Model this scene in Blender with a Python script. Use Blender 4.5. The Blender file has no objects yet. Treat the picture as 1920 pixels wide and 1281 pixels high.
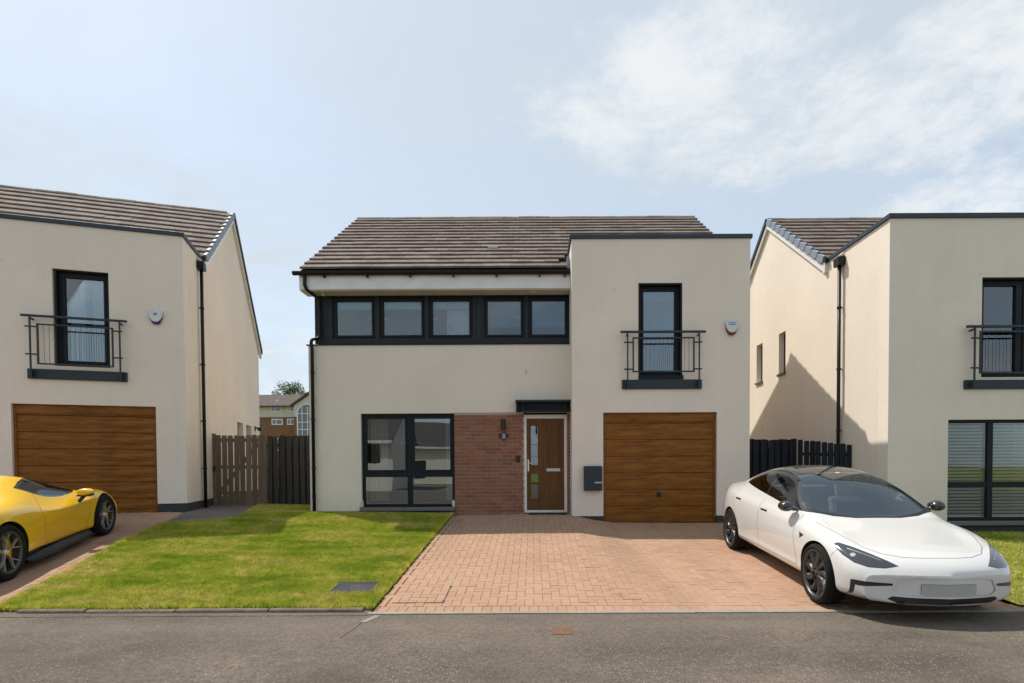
import bpy, bmesh, math, random
import numpy as np
from mathutils import Vector, Matrix
from mathutils.bvhtree import BVHTree

random.seed(7)
rad = math.radians
scn = bpy.context.scene
COL = scn.collection

# ------------------------------------------------------------------ camera
PITCH, ROLL, CAM_H = rad(1.3), 0.005, 1.14
FPX, CX, HOR = 1030.0, 1000.0, 877.0
CYP = HOR + FPX * math.tan(PITCH)
cam_d = bpy.data.cameras.new('camera')
cam = bpy.data.objects.new('camera', cam_d)
COL.objects.link(cam)
cam_d.sensor_fit = 'HORIZONTAL'
cam_d.sensor_width = 36.0
cam_d.lens = FPX / 1920.0 * 36.0
cam_d.shift_x = -(CX - 960.0) / 1920.0
cam_d.shift_y = (CYP - 640.5) / 1920.0
cam_d.clip_start = 0.1
cam_d.clip_end = 3000.0
_f = Vector((0, math.cos(PITCH), -math.sin(PITCH)))
_u0 = Vector((0, math.sin(PITCH), math.cos(PITCH)))
_r0 = Vector((1, 0, 0))
_r = _r0 * math.cos(ROLL) - _u0 * math.sin(ROLL)
_u = _r0 * math.sin(ROLL) + _u0 * math.cos(ROLL)
_m = Matrix(((_r.x, _u.x, -_f.x, 0), (_r.y, _u.y, -_f.y, 0), (_r.z, _u.z, -_f.z, CAM_H), (0, 0, 0, 1)))
cam.matrix_world = _m
scn.camera = cam

# ------------------------------------------------------------------ sky, sun, exposure
TO_SUN = Vector((-0.49, 0.365, 1.0)).normalized()
SUN_EL = math.asin(TO_SUN.z)
SUN_AZ = math.atan2(TO_SUN.x, TO_SUN.y)
world = bpy.data.worlds.new('World')
scn.world = world
world.use_nodes = True
wn, wl = world.node_tree.nodes, world.node_tree.links
wn.clear()

def wnode(t, **kw):
    n = wn.new(t)
    for k, v in kw.items():
        setattr(n, k, v)
    return n

w_out = wnode('ShaderNodeOutputWorld')
w_bg = wnode('ShaderNodeBackground')
w_bg.inputs['Strength'].default_value = 0.145
w_sky = wnode('ShaderNodeTexSky', sky_type='NISHITA')
w_sky.sun_disc = False
w_sky.sun_elevation = SUN_EL
w_sky.sun_rotation = SUN_AZ
w_sky.altitude = 50
w_sky.air_density = 1.0
w_sky.dust_density = 1.2
w_sky.ozone_density = 0.6
w_tc = wnode('ShaderNodeTexCoord')
w_sep = wnode('ShaderNodeSeparateXYZ')
wl.new(w_tc.outputs['Generated'], w_sep.inputs[0])
w_zc = wnode('ShaderNodeMath', operation='ADD')
w_zm = wnode('ShaderNodeMath', operation='MAXIMUM')
w_zm.inputs[1].default_value = 0.0
wl.new(w_sep.outputs['Z'], w_zm.inputs[0])
wl.new(w_zm.outputs[0], w_zc.inputs[0])
w_zc.inputs[1].default_value = 0.16
w_dv = wnode('ShaderNodeVectorMath', operation='DIVIDE')
w_cmb = wnode('ShaderNodeCombineXYZ')
for k in range(3):
    wl.new(w_zc.outputs[0], w_cmb.inputs[k])
wl.new(w_tc.outputs['Generated'], w_dv.inputs[0])
wl.new(w_cmb.outputs[0], w_dv.inputs[1])

def w_noise(scale, detail, rough, loc, dist=0.0):
    mp = wnode('ShaderNodeMapping')
    mp.inputs['Location'].default_value = loc
    mp.inputs['Scale'].default_value = (1, 1, 0)
    wl.new(w_dv.outputs[0], mp.inputs['Vector'])
    n = wnode('ShaderNodeTexNoise')
    n.inputs['Scale'].default_value = scale
    n.inputs['Detail'].default_value = detail
    n.inputs['Roughness'].default_value = rough
    n.inputs['Distortion'].default_value = dist
    wl.new(mp.outputs[0], n.inputs['Vector'])
    return n.outputs['Fac']

def w_ramp(sock, a, b, va=0.0, vb=1.0):
    r = wnode('ShaderNodeMapRange')
    r.interpolation_type = 'SMOOTHSTEP'
    r.inputs['From Min'].default_value = a
    r.inputs['From Max'].default_value = b
    r.inputs['To Min'].default_value = va
    r.inputs['To Max'].default_value = vb
    wl.new(sock, r.inputs['Value'])
    return r.outputs[0]

def w_math(op, a, b):
    m = wnode('ShaderNodeMath', operation=op)
    for k, v in enumerate((a, b)):
        if isinstance(v, (int, float)):
            m.inputs[k].default_value = v
        else:
            wl.new(v, m.inputs[k])
    return m.outputs[0]

# broad veil of thin cirrus plus broken ragged cloud
CLOUD_OFF = (3.1, 1.7, 0.0)
big = w_noise(0.55, 2.0, 0.5, CLOUD_OFF)
fine = w_noise(3.1, 10.0, 0.70, (7.3, 2.2, 0.0), 0.15)
veil = w_noise(0.9, 5.0, 0.6, (1.4, 9.1, 0.0), 0.6)
cover = w_ramp(big, 0.49, 0.70)
puff = w_ramp(w_math('ADD', w_math('MULTIPLY', cover, 0.34), fine), 0.63, 0.92)
thin = w_ramp(veil, 0.30, 0.72, 0.58, 0.95)
amount = thin
w_mix = wnode('ShaderNodeMix', data_type='RGBA')
wl.new(amount, w_mix.inputs['Factor'])
wl.new(w_sky.outputs[0], w_mix.inputs['A'])
w_mix.inputs['B'].default_value = (3.0, 3.33, 3.50, 1)
w_mix2 = wnode('ShaderNodeMix', data_type='RGBA')
wl.new(w_math('MULTIPLY', puff, 0.88), w_mix2.inputs['Factor'])
wl.new(w_mix.outputs['Result'], w_mix2.inputs['A'])
w_mix2.inputs['B'].default_value = (4.05, 4.15, 4.22, 1)
wl.new(w_mix2.outputs['Result'], w_bg.inputs['Color'])
wl.new(w_bg.outputs[0], w_out.inputs['Surface'])

sun_d = bpy.data.lights.new('sun', 'SUN')
sun_d.energy = 3.35
sun_d.angle = rad(0.55)
sun_d.color = (1.0, 0.93, 0.83)
sun = bpy.data.objects.new('sun', sun_d)
COL.objects.link(sun)
sun.location = (-20, 20, 40)
sun.rotation_euler = TO_SUN.to_track_quat('Z', 'Y').to_euler()

vs = scn.view_settings
vs.view_transform = 'Standard'
vs.look = 'None'
vs.exposure = 0.6
vs.gamma = 1.0
vs.use_curve_mapping = False
scn.cycles.max_bounces = 8
scn.cycles.diffuse_bounces = 4
scn.cycles.transparent_max_bounces = 12
scn.cycles.use_denoising = True

# ------------------------------------------------------------------ materials
MATS = {}

class NT:
    """small wrapper for building a Principled node material"""
    def __init__(self, name):
        m = bpy.data.materials.new(name)
        m.use_nodes = True
        self.m = m
        self.n = m.node_tree.nodes
        self.l = m.node_tree.links
        self.bsdf = self.n['Principled BSDF']
        self.out = self.n['Material Output']
        MATS[name] = m
    def node(self, t, **kw):
        n = self.n.new(t)
        for k, v in kw.items():
            setattr(n, k, v)
        return n
    def put(self, inp, v):
        if hasattr(v, 'is_linked') or hasattr(v, 'links'):
            self.l.new(v, inp)
        else:
            inp.default_value = v
    def set(self, **kw):
        names = dict(color='Base Color', rough='Roughness', metal='Metallic', spec='Specular IOR Level',
                     normal='Normal', coat='Coat Weight', coatr='Coat Roughness', emis='Emission Color',
                     emiss='Emission Strength', sub='Subsurface Weight')
        for k, v in kw.items():
            if k == 'color' and isinstance(v, tuple) and len(v) == 3:
                v = (*v, 1)
            self.put(self.bsdf.inputs[names[k]], v)
        return self
    def coord(self, kind='Object', scale=(1, 1, 1), rot=(0, 0, 0), loc=(0, 0, 0)):
        tc = self.node('ShaderNodeTexCoord')
        mp = self.node('ShaderNodeMapping')
        mp.inputs['Scale'].default_value = scale
        mp.inputs['Rotation'].default_value = rot
        mp.inputs['Location'].default_value = loc
        self.l.new(tc.outputs[kind], mp.inputs['Vector'])
        return mp.outputs[0]
    def wpos(self, scale=(1, 1, 1)):
        ge = self.node('ShaderNodeNewGeometry')
        mp = self.node('ShaderNodeMapping')
        mp.inputs['Scale'].default_value = scale
        self.l.new(ge.outputs['Position'], mp.inputs['Vector'])
        return mp.outputs[0]
    def noise(self, vec, scale, detail=4, rough=0.55, dist=0.0):
        n = self.node('ShaderNodeTexNoise')
        self.l.new(vec, n.inputs['Vector'])
        n.inputs['Scale'].default_value = scale
        n.inputs['Detail'].default_value = detail
        n.inputs['Roughness'].default_value = rough
        n.inputs['Distortion'].default_value = dist
        return n.outputs['Fac']
    def voro(self, vec, scale, feature='F1', rnd=1.0):
        n = self.node('ShaderNodeTexVoronoi', feature=feature)
        self.l.new(vec, n.inputs['Vector'])
        n.inputs['Scale'].default_value = scale
        n.inputs['Randomness'].default_value = rnd
        return n
    def ramp(self, fac, stops, interp='LINEAR'):
        r = self.node('ShaderNodeValToRGB')
        r.color_ramp.interpolation = interp
        els = r.color_ramp.elements
        while len(els) < len(stops):
            els.new(0.5)
        for e, (p, c) in zip(els, stops):
            e.position = p
            e.color = (*c, 1) if len(c) == 3 else c
        self.l.new(fac, r.inputs['Fac'])
        return r.outputs['Color']
    def rng(self, fac, a, b, va=0.0, vb=1.0, smooth=False):
        r = self.node('ShaderNodeMapRange')
        if smooth:
            r.interpolation_type = 'SMOOTHSTEP'
        r.inputs['From Min'].default_value = a
        r.inputs['From Max'].default_value = b
        r.inputs['To Min'].default_value = va
        r.inputs['To Max'].default_value = vb
        self.l.new(fac, r.inputs['Value'])
        return r.outputs[0]
    def mix(self, fac, a, b, blend='MIX'):
        n = self.node('ShaderNodeMix', data_type='RGBA', blend_type=blend)
        self.put(n.inputs['Factor'], fac)
        for k, v in (('A', a), ('B', b)):
            if isinstance(v, tuple) and len(v) == 3:
                v = (*v, 1)
            self.put(n.inputs[k], v)
        return n.outputs['Result']
    def math(self, op, a, b=0.0):
        n = self.node('ShaderNodeMath', operation=op)
        self.put(n.inputs[0], a)
        self.put(n.inputs[1], b)
        return n.outputs[0]
    def bump(self, h, strength=0.3, dist=0.01):
        b = self.node('ShaderNodeBump')
        b.inputs['Strength'].default_value = strength
        b.inputs['Distance'].default_value = dist
        self.l.new(h, b.inputs['Height'])
        return b.outputs[0]
    def piece_random(self):
        """one random value for each piece: per object, plus per piece inside joined pieces"""
        oi = self.node('ShaderNodeObjectInfo')
        at = self.node('ShaderNodeAttribute', attribute_name='rnd')
        return self.math('FRACT', self.math('ADD', oi.outputs['Random'], at.outputs['Fac']))

def M(name):
    return MATS[name]

def flat(name, color, rough=0.5, metal=0.0, spec=0.5, coat=0.0):
    t = NT(name)
    v = t.coord()
    n = t.noise(v, 9.0, 3)
    c = tuple(color)
    t.set(color=t.mix(n, tuple(x * 0.88 for x in c), tuple(min(1, x * 1.1) for x in c)),
          rough=rough, metal=metal, spec=spec, coat=coat)
    return t

# wall render: cream roughcast with faint streaks, blotches and little dark spots
def make_render(name, base, seed):
    t = NT(name)
    v = t.coord(loc=(seed, seed * 0.7, 0))
    big_ = t.noise(v, 0.55, 5, 0.6)
    vs_ = t.coord(scale=(5.0, 5.0, 0.35), loc=(seed, 0, 0))
    streak = t.noise(vs_, 1.0, 5, 0.65)
    spots = t.voro(t.coord(scale=(1, 1, 0.62), loc=(seed * 2, 3, 1)), 1.25)
    spot = t.rng(spots.outputs['Distance'], 0.02, 0.075, 1.0, 0.0, True)
    sp_gate = t.rng(t.noise(v, 1.7, 2), 0.40, 0.52, 0, 1, True)
    spots2 = t.voro(t.coord(scale=(1, 1, 0.8), loc=(seed, 7, 2)), 2.9)
    spot2 = t.rng(spots2.outputs['Distance'], 0.02, 0.10, 0.8, 0.0, True)
    gate2 = t.rng(t.noise(v, 2.6, 2), 0.55, 0.66, 0, 1, True)
    spot = t.math('MAXIMUM', t.math('MULTIPLY', spot, sp_gate), t.math('MULTIPLY', spot2, gate2))
    c = t.mix(t.rng(big_, 0.3, 0.72), tuple(x * 0.91 for x in base), tuple(min(1, x * 1.03) for x in base))
    c = t.mix(t.rng(streak, 0.50, 0.8, 0.0, 0.22), c, (base[0] * 0.80, base[1] * 0.78, base[2] * 0.74))
    c = t.mix(t.math('MULTIPLY', spot, 0.62), c, (0.22, 0.20, 0.17))
    mott = t.noise(v, 7.0, 5, 0.7)
    c = t.mix(t.rng(mott, 0.35, 0.7, 0.0, 0.30), c, tuple(x * 0.84 for x in base))
    grain = t.noise(v, 160.0, 3, 0.7)
    c = t.mix(t.rng(grain, 0.3, 0.7, 0.0, 0.16), c, tuple(x * 0.8 for x in base))
    t.set(color=c, rough=0.93, spec=0.2,
          normal=t.bump(t.math('ADD', grain, t.math('MULTIPLY', t.noise(v, 30, 4), 1.2)), 0.35, 0.004))
    return t

make_render('render_cream', (0.815, 0.73, 0.63), 0.0)
make_render('render_stone', (0.845, 0.755, 0.66), 4.0)
make_render('render_far', (0.60, 0.57, 0.53), 9.0)

def make_powder(name, color, rough=0.42, spec=0.5):
    t = NT(name)
    v = t.coord()
    n = t.noise(v, 3.0, 5, 0.6)
    c = t.mix(n, tuple(x * 0.82 for x in color), tuple(x * 1.18 for x in color))
    t.set(color=c, rough=t.rng(t.noise(v, 11, 4), 0.3, 0.7, rough - 0.06, rough + 0.1), spec=spec)
    return t

make_powder('anthracite', (0.009, 0.012, 0.017), 0.5, 0.25)
make_powder('cladding_grey', (0.013, 0.019, 0.024), 0.45, 0.3)
make_powder('coping_grey', (0.034, 0.048, 0.072), 0.5, 0.35)
make_powder('balcony_grey', (0.026, 0.036, 0.048), 0.45, 0.35)
make_powder('gutter_black', (0.008, 0.008, 0.009), 0.45, 0.3)
make_powder('verge_grey', (0.20, 0.235, 0.29), 0.5)
make_powder('plinth_dark', (0.045, 0.045, 0.047), 0.85)
make_powder('white_upvc', (0.72, 0.71, 0.69), 0.35)
make_powder('soffit_cream', (0.62, 0.57, 0.48), 0.5)
make_powder('plastic_black', (0.012, 0.012, 0.013), 0.45)
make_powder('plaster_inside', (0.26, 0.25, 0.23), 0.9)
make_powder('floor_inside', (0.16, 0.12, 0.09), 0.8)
make_powder('sill_stone', (0.15, 0.15, 0.15), 0.8)
make_powder('alarm_white', (0.62, 0.65, 0.66), 0.35)
make_powder('alarm_red', (0.16, 0.008, 0.010), 0.3)
make_powder('alarm_blue', (0.012, 0.018, 0.16), 0.3)
make_powder('print_violet', (0.20, 0.20, 0.36), 0.5)
make_powder('print_pale', (0.55, 0.57, 0.60), 0.5)
make_powder('rubber_mat', (0.018, 0.020, 0.026), 0.95)
make_powder('cream_cloth', (0.62, 0.57, 0.45), 0.95)
make_powder('white_cloth', (0.70, 0.72, 0.74), 0.95)
make_powder('blue_cloth', (0.05, 0.11, 0.24), 0.95)
make_powder('blind_grey', (0.20, 0.24, 0.28), 0.9)
make_powder('blind_green', (0.42, 0.62, 0.58), 0.9)
make_powder('blind_white', (0.55, 0.56, 0.54), 0.6)
flat('chrome', (0.75, 0.74, 0.72), 0.16, 1.0)
flat('steel_satin', (0.55, 0.55, 0.54), 0.33, 1.0)

def make_glass(name, ior=1.85, tint=(0.86, 0.9, 0.9)):
    t = NT(name)
    t.n.remove(t.bsdf)
    tr = t.node('ShaderNodeBsdfTransparent')
    tr.inputs[0].default_value = (*tint, 1)
    gl = t.node('ShaderNodeBsdfGlossy')
    gl.inputs['Roughness'].default_value = 0.004
    gl.inputs['Color'].default_value = (0.84, 0.93, 1, 1)
    v = t.coord()
    bp = t.bump(t.noise(v, 0.9, 2), 0.018, 0.1)
    t.l.new(bp, gl.inputs['Normal'])
    fr = t.node('ShaderNodeFresnel')
    fr.inputs[0].default_value = ior
    mx = t.node('ShaderNodeMixShader')
    t.l.new(fr.outputs[0], mx.inputs[0])
    t.l.new(tr.outputs[0], mx.inputs[1])
    t.l.new(gl.outputs[0], mx.inputs[2])
    t.l.new(mx.outputs[0], t.out.inputs['Surface'])
    return t

make_glass('window_glass', 2.25)
make_glass('window_glass_upper', 1.8, (0.80, 0.88, 0.92))
make_glass('window_glass_clear', 1.45, (0.95, 0.97, 0.97))
make_glass('window_glass_dark', 2.0, (0.45, 0.5, 0.52))

# golden oak foil on the garage doors (grain runs along x) and the front door (grain runs along z)
def make_oak(name, stretch, dark, light, seed=0):
    t = NT(name)
    v = t.coord(scale=stretch, loc=(seed, seed, seed))
    g1 = t.noise(v, 1.0, 7, 0.62, 0.7)
    g2 = t.noise(v, 4.2, 5, 0.6, 0.3)
    f = t.math('ADD', t.math('MULTIPLY', g1, 0.7), t.math('MULTIPLY', g2, 0.3))
    mid = tuple((a + b) / 2 for a, b in zip(dark, light))
    c = t.ramp(f, [(0.30, dark), (0.50, mid), (0.68, light)])
    t.set(color=c, rough=0.5, spec=0.22, normal=t.bump(f, 0.12, 0.004))
    return t

make_oak('oak_garage', (1.4, 13.0, 13.0), (0.088, 0.030, 0.004), (0.335, 0.130, 0.019))
make_oak('oak_garage_b', (1.4, 13.0, 13.0), (0.086, 0.029, 0.004), (0.33, 0.128, 0.019), 5.0)
make_oak('oak_door', (12.0, 12.0, 1.1), (0.095, 0.036, 0.010), (0.175, 0.078, 0.023))

def make_tile(name, lo, mid, hi):
    t = NT(name)
    r = t.piece_random()
    w = t.wpos()
    n = t.noise(w, 9.0, 6, 0.7)
    c = t.ramp(r, [(0.0, lo), (0.45, mid), (0.8, hi), (1.0, tuple(x * 0.85 for x in mid))])
    c = t.mix(t.rng(n, 0.35, 0.75, 0, 0.55), c, tuple(x * 0.55 for x in mid))
    lich = t.rng(t.noise(w, 22.0, 4, 0.7), 0.60, 0.72, 0, 0.55, True)
    c = t.mix(lich, c, (0.30, 0.29, 0.22))
    t.set(color=c, rough=0.9, spec=0.25, normal=t.bump(t.noise(w, 90, 4, 0.7), 0.5, 0.004))
    return t

make_tile('roof_tile', (0.150, 0.113, 0.096), (0.187, 0.146, 0.126), (0.228, 0.185, 0.163))
make_powder('roof_felt', (0.030, 0.024, 0.022), 0.95)

def make_brick():
    t = NT('brick_red')
    r = t.piece_random()
    w = t.wpos()
    c = t.ramp(r, [(0.0, (0.23, 0.092, 0.055)), (0.3, (0.33, 0.125, 0.070)), (0.55, (0.27, 0.12, 0.078)),
                   (0.8, (0.37, 0.16, 0.085)), (1.0, (0.19, 0.105, 0.08))])
    n = t.noise(w, 30, 6, 0.7)
    c = t.mix(t.rng(n, 0.35, 0.8, 0, 0.6), c, (0.18, 0.09, 0.065))
    t.set(color=c, rough=0.92, spec=0.2, normal=t.bump(t.noise(w, 120, 4, 0.7), 0.6, 0.003))
make_brick()
make_powder('mortar', (0.42, 0.36, 0.30), 0.95)

def make_paver():
    t = NT('paver_clay')
    r = t.piece_random()
    w = t.wpos()
    c = t.ramp(r, [(0.0, (0.350, 0.208, 0.140)), (0.25, (0.385, 0.240, 0.160)), (0.5, (0.350, 0.215, 0.140)),
                   (0.75, (0.395, 0.252, 0.168)), (0.9, (0.350, 0.195, 0.130)), (1.0, (0.40, 0.25, 0.165))])
    big_ = t.noise(w, 0.55, 5, 0.6)
    c = t.mix(t.rng(big_, 0.38, 0.66, 0, 0.45, True), c, (0.45, 0.285, 0.20))
    c = t.mix(t.rng(t.noise(w, 2.3, 4), 0.50, 0.75, 0, 0.35), c, (0.30, 0.20, 0.145))
    n = t.noise(w, 55, 5, 0.7)
    c = t.mix(t.rng(n, 0.4, 0.75, 0, 0.35), c, (0.29, 0.185, 0.135))
    trk = t.noise(t.wpos((1.5, 0.18, 1.0)), 1.0, 4, 0.6)
    c = t.mix(t.rng(trk, 0.50, 0.66, 0, 0.38, True), c, (0.255, 0.165, 0.115))
    oil = t.rng(t.noise(w, 0.9, 6, 0.72, 0.8), 0.60, 0.72, 0, 0.5, True)
    c = t.mix(oil, c, (0.19, 0.125, 0.09))
    t.set(color=c, rough=0.9, spec=0.25, normal=t.bump(t.noise(w, 140, 4, 0.7), 0.5, 0.003))
make_paver()

def make_asphalt():
    t = NT('asphalt')
    w = t.wpos()
    n1 = t.noise(w, 0.8, 7, 0.7)
    c = t.mix(t.rng(n1, 0.36, 0.64), (0.090, 0.073, 0.058), (0.185, 0.150, 0.118))
    c = t.mix(t.rng(t.noise(w, 26, 5, 0.8), 0.36, 0.66, 0, 0.85), c, (0.060, 0.049, 0.040))
    v1 = t.voro(w, 44.0)
    chip = t.rng(v1.outputs['Distance'], 0.16, 0.44, 1, 0, True)
    pick = t.node('ShaderNodeSeparateColor')
    t.l.new(v1.outputs['Color'], pick.inputs[0])
    sel = t.rng(pick.outputs[0], 0.52, 0.90, 0, 1, True)
    wear = t.rng(t.noise(w, 1.3, 4), 0.35, 0.65, 0.35, 1.0)
    c = t.mix(t.math('MULTIPLY', t.math('MULTIPLY', chip, sel), wear), c, (0.37, 0.315, 0.26))
    v2 = t.voro(w, 140.0)
    chip2 = t.rng(v2.outputs['Distance'], 0.15, 0.4, 0.35, 0, True)
    c = t.mix(chip2, c, (0.26, 0.23, 0.20))
    h = t.math('ADD', chip, t.noise(w, 80, 4, 0.7))
    track = t.noise(t.wpos((0.12, 1.3, 1.0)), 1.0, 4, 0.6)
    c = t.mix(t.rng(track, 0.42, 0.62, 0, 0.30), c, (0.20, 0.165, 0.13))
    t.set(color=c, rough=0.9, spec=0.3, normal=t.bump(h, 0.8, 0.008))
make_asphalt()

def make_ground(name, a, b, scale=1.5, rough=0.95):
    t = NT(name)
    w = t.wpos()
    n = t.noise(w, scale, 6, 0.65)
    c = t.mix(t.rng(n, 0.3, 0.7), a, b)
    n2 = t.noise(w, 40, 5, 0.7)
    c = t.mix(t.rng(n2, 0.35, 0.7, 0, 0.5), c, tuple(x * 0.6 for x in a))
    t.set(color=c, rough=rough, spec=0.2, normal=t.bump(n2, 0.5, 0.008))
    return t
make_ground('soil', (0.10, 0.075, 0.05), (0.15, 0.12, 0.08))
make_ground('jointing_sand', (0.24, 0.15, 0.10), (0.29, 0.19, 0.13))
make_ground('lawn_base', (0.16, 0.18, 0.03), (0.27, 0.25, 0.06), 2.0)
make_ground('concrete', (0.26, 0.235, 0.195), (0.36, 0.325, 0.27))
make_ground('kerb_concrete', (0.13, 0.10, 0.075), (0.24, 0.195, 0.15), 7.0)
make_ground('slab_grey', (0.13, 0.115, 0.105), (0.20, 0.18, 0.16))
make_ground('iron_cover', (0.075, 0.075, 0.082), (0.12, 0.12, 0.13), 6.0)
make_ground('trench_line', (0.30, 0.27, 0.23), (0.22, 0.2, 0.17))
make_ground('brick_far', (0.20, 0.105, 0.06), (0.26, 0.145, 0.085), 3.0)
make_ground('tile_far', (0.085, 0.07, 0.062), (0.13, 0.11, 0.098), 2.0)
make_ground('terracotta', (0.15, 0.085, 0.06), (0.21, 0.115, 0.08), 9.0)

def make_grass():
    t = NT('grass')
    w = t.wpos()
    at = t.node('ShaderNodeAttribute', attribute_name='rnd')
    patch = t.noise(w, 1.1, 5, 0.6, 0.6)
    stripe = t.noise(t.wpos((0.7, 3.2, 1.0)), 1.0, 4, 0.6, 0.4)
    f = t.math('ADD', t.math('MULTIPLY', patch, 0.55), t.math('MULTIPLY', stripe, 0.45))
    c = t.ramp(f, [(0.34, (0.24, 0.36, 0.028)), (0.45, (0.47, 0.54, 0.058)), (0.53, (0.70, 0.66, 0.12)), (0.61, (0.88, 0.70, 0.27))])
    c = t.mix(at.outputs['Fac'], c, t.mix(0.42, c, (0.16, 0.24, 0.02)), 'MIX')
    clump = t.noise(w, 11.0, 4, 0.7)
    c = t.mix(t.rng(clump, 0.38, 0.60, 0.5, 0.0), c, (0.10, 0.155, 0.014))
    t.set(color=c, rough=0.75, spec=0.2)
    tl = t.node('ShaderNodeBsdfTranslucent')
    t.l.new(c, tl.inputs['Color'])
    mx = t.node('ShaderNodeMixShader')
    mx.inputs[0].default_value = 0.35
    t.l.new(t.bsdf.outputs[0], mx.inputs[1])
    t.l.new(tl.outputs[0], mx.inputs[2])
    t.l.new(mx.outputs[0], t.out.inputs['Surface'])
make_grass()

def make_leaf(name, a, b):
    t = NT(name)
    at = t.node('ShaderNodeAttribute', attribute_name='rnd')
    t.set(color=t.mix(at.outputs['Fac'], a, b), rough=0.6, spec=0.3)
make_leaf('leaf_far', (0.045, 0.075, 0.022), (0.105, 0.135, 0.045))
make_powder('bark', (0.10, 0.075, 0.055), 0.95)
make_powder('daisy_white', (0.75, 0.75, 0.70), 0.8)

def make_timber(name, a, b):
    t = NT(name)
    r = t.piece_random()
    v = t.coord(scale=(14, 14, 1.0))
    n = t.noise(v, 1.4, 6, 0.65, 0.5)
    c = t.mix(t.rng(n, 0.3, 0.7), a, b)
    c = t.mix(t.math('MULTIPLY', r, 0.5), c, tuple(x * 0.6 for x in a))
    k = t.voro(t.coord(scale=(5, 5, 1.6)), 1.0)
    knot = t.rng(k.outputs['Distance'], 0.03, 0.10, 0.7, 0, True)
    c = t.mix(knot, c, tuple(x * 0.35 for x in a))
    t.set(color=c, rough=0.88, spec=0.2, normal=t.bump(n, 0.4, 0.004))
make_timber('timber_weathered', (0.15, 0.115, 0.085), (0.26, 0.205, 0.15))
make_timber('timber_stained', (0.045, 0.042, 0.038), (0.085, 0.080, 0.070))
make_timber('timber_blackblue', (0.014, 0.018, 0.024), (0.028, 0.034, 0.044))

# ------------------------------------------------------------------ mesh helpers
def link(o, parent=None):
    COL.objects.link(o)
    if parent is not None:
        o.parent = parent
    return o

def tag(o, label=None, cat=None, group=None, kind=None):
    if label:
        o['label'] = label
    if cat:
        o['category'] = cat
    if group:
        o['group'] = group
    if kind:
        o['kind'] = kind
    return o

def empty(name, loc=(0, 0, 0), rz=0.0, label=None, cat=None, group=None):
    o = bpy.data.objects.new(name, None)
    o.location = loc
    o.rotation_euler = (0, 0, rz)
    o.empty_display_size = 0.3
    COL.objects.link(o)
    return tag(o, label, cat, group)

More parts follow.
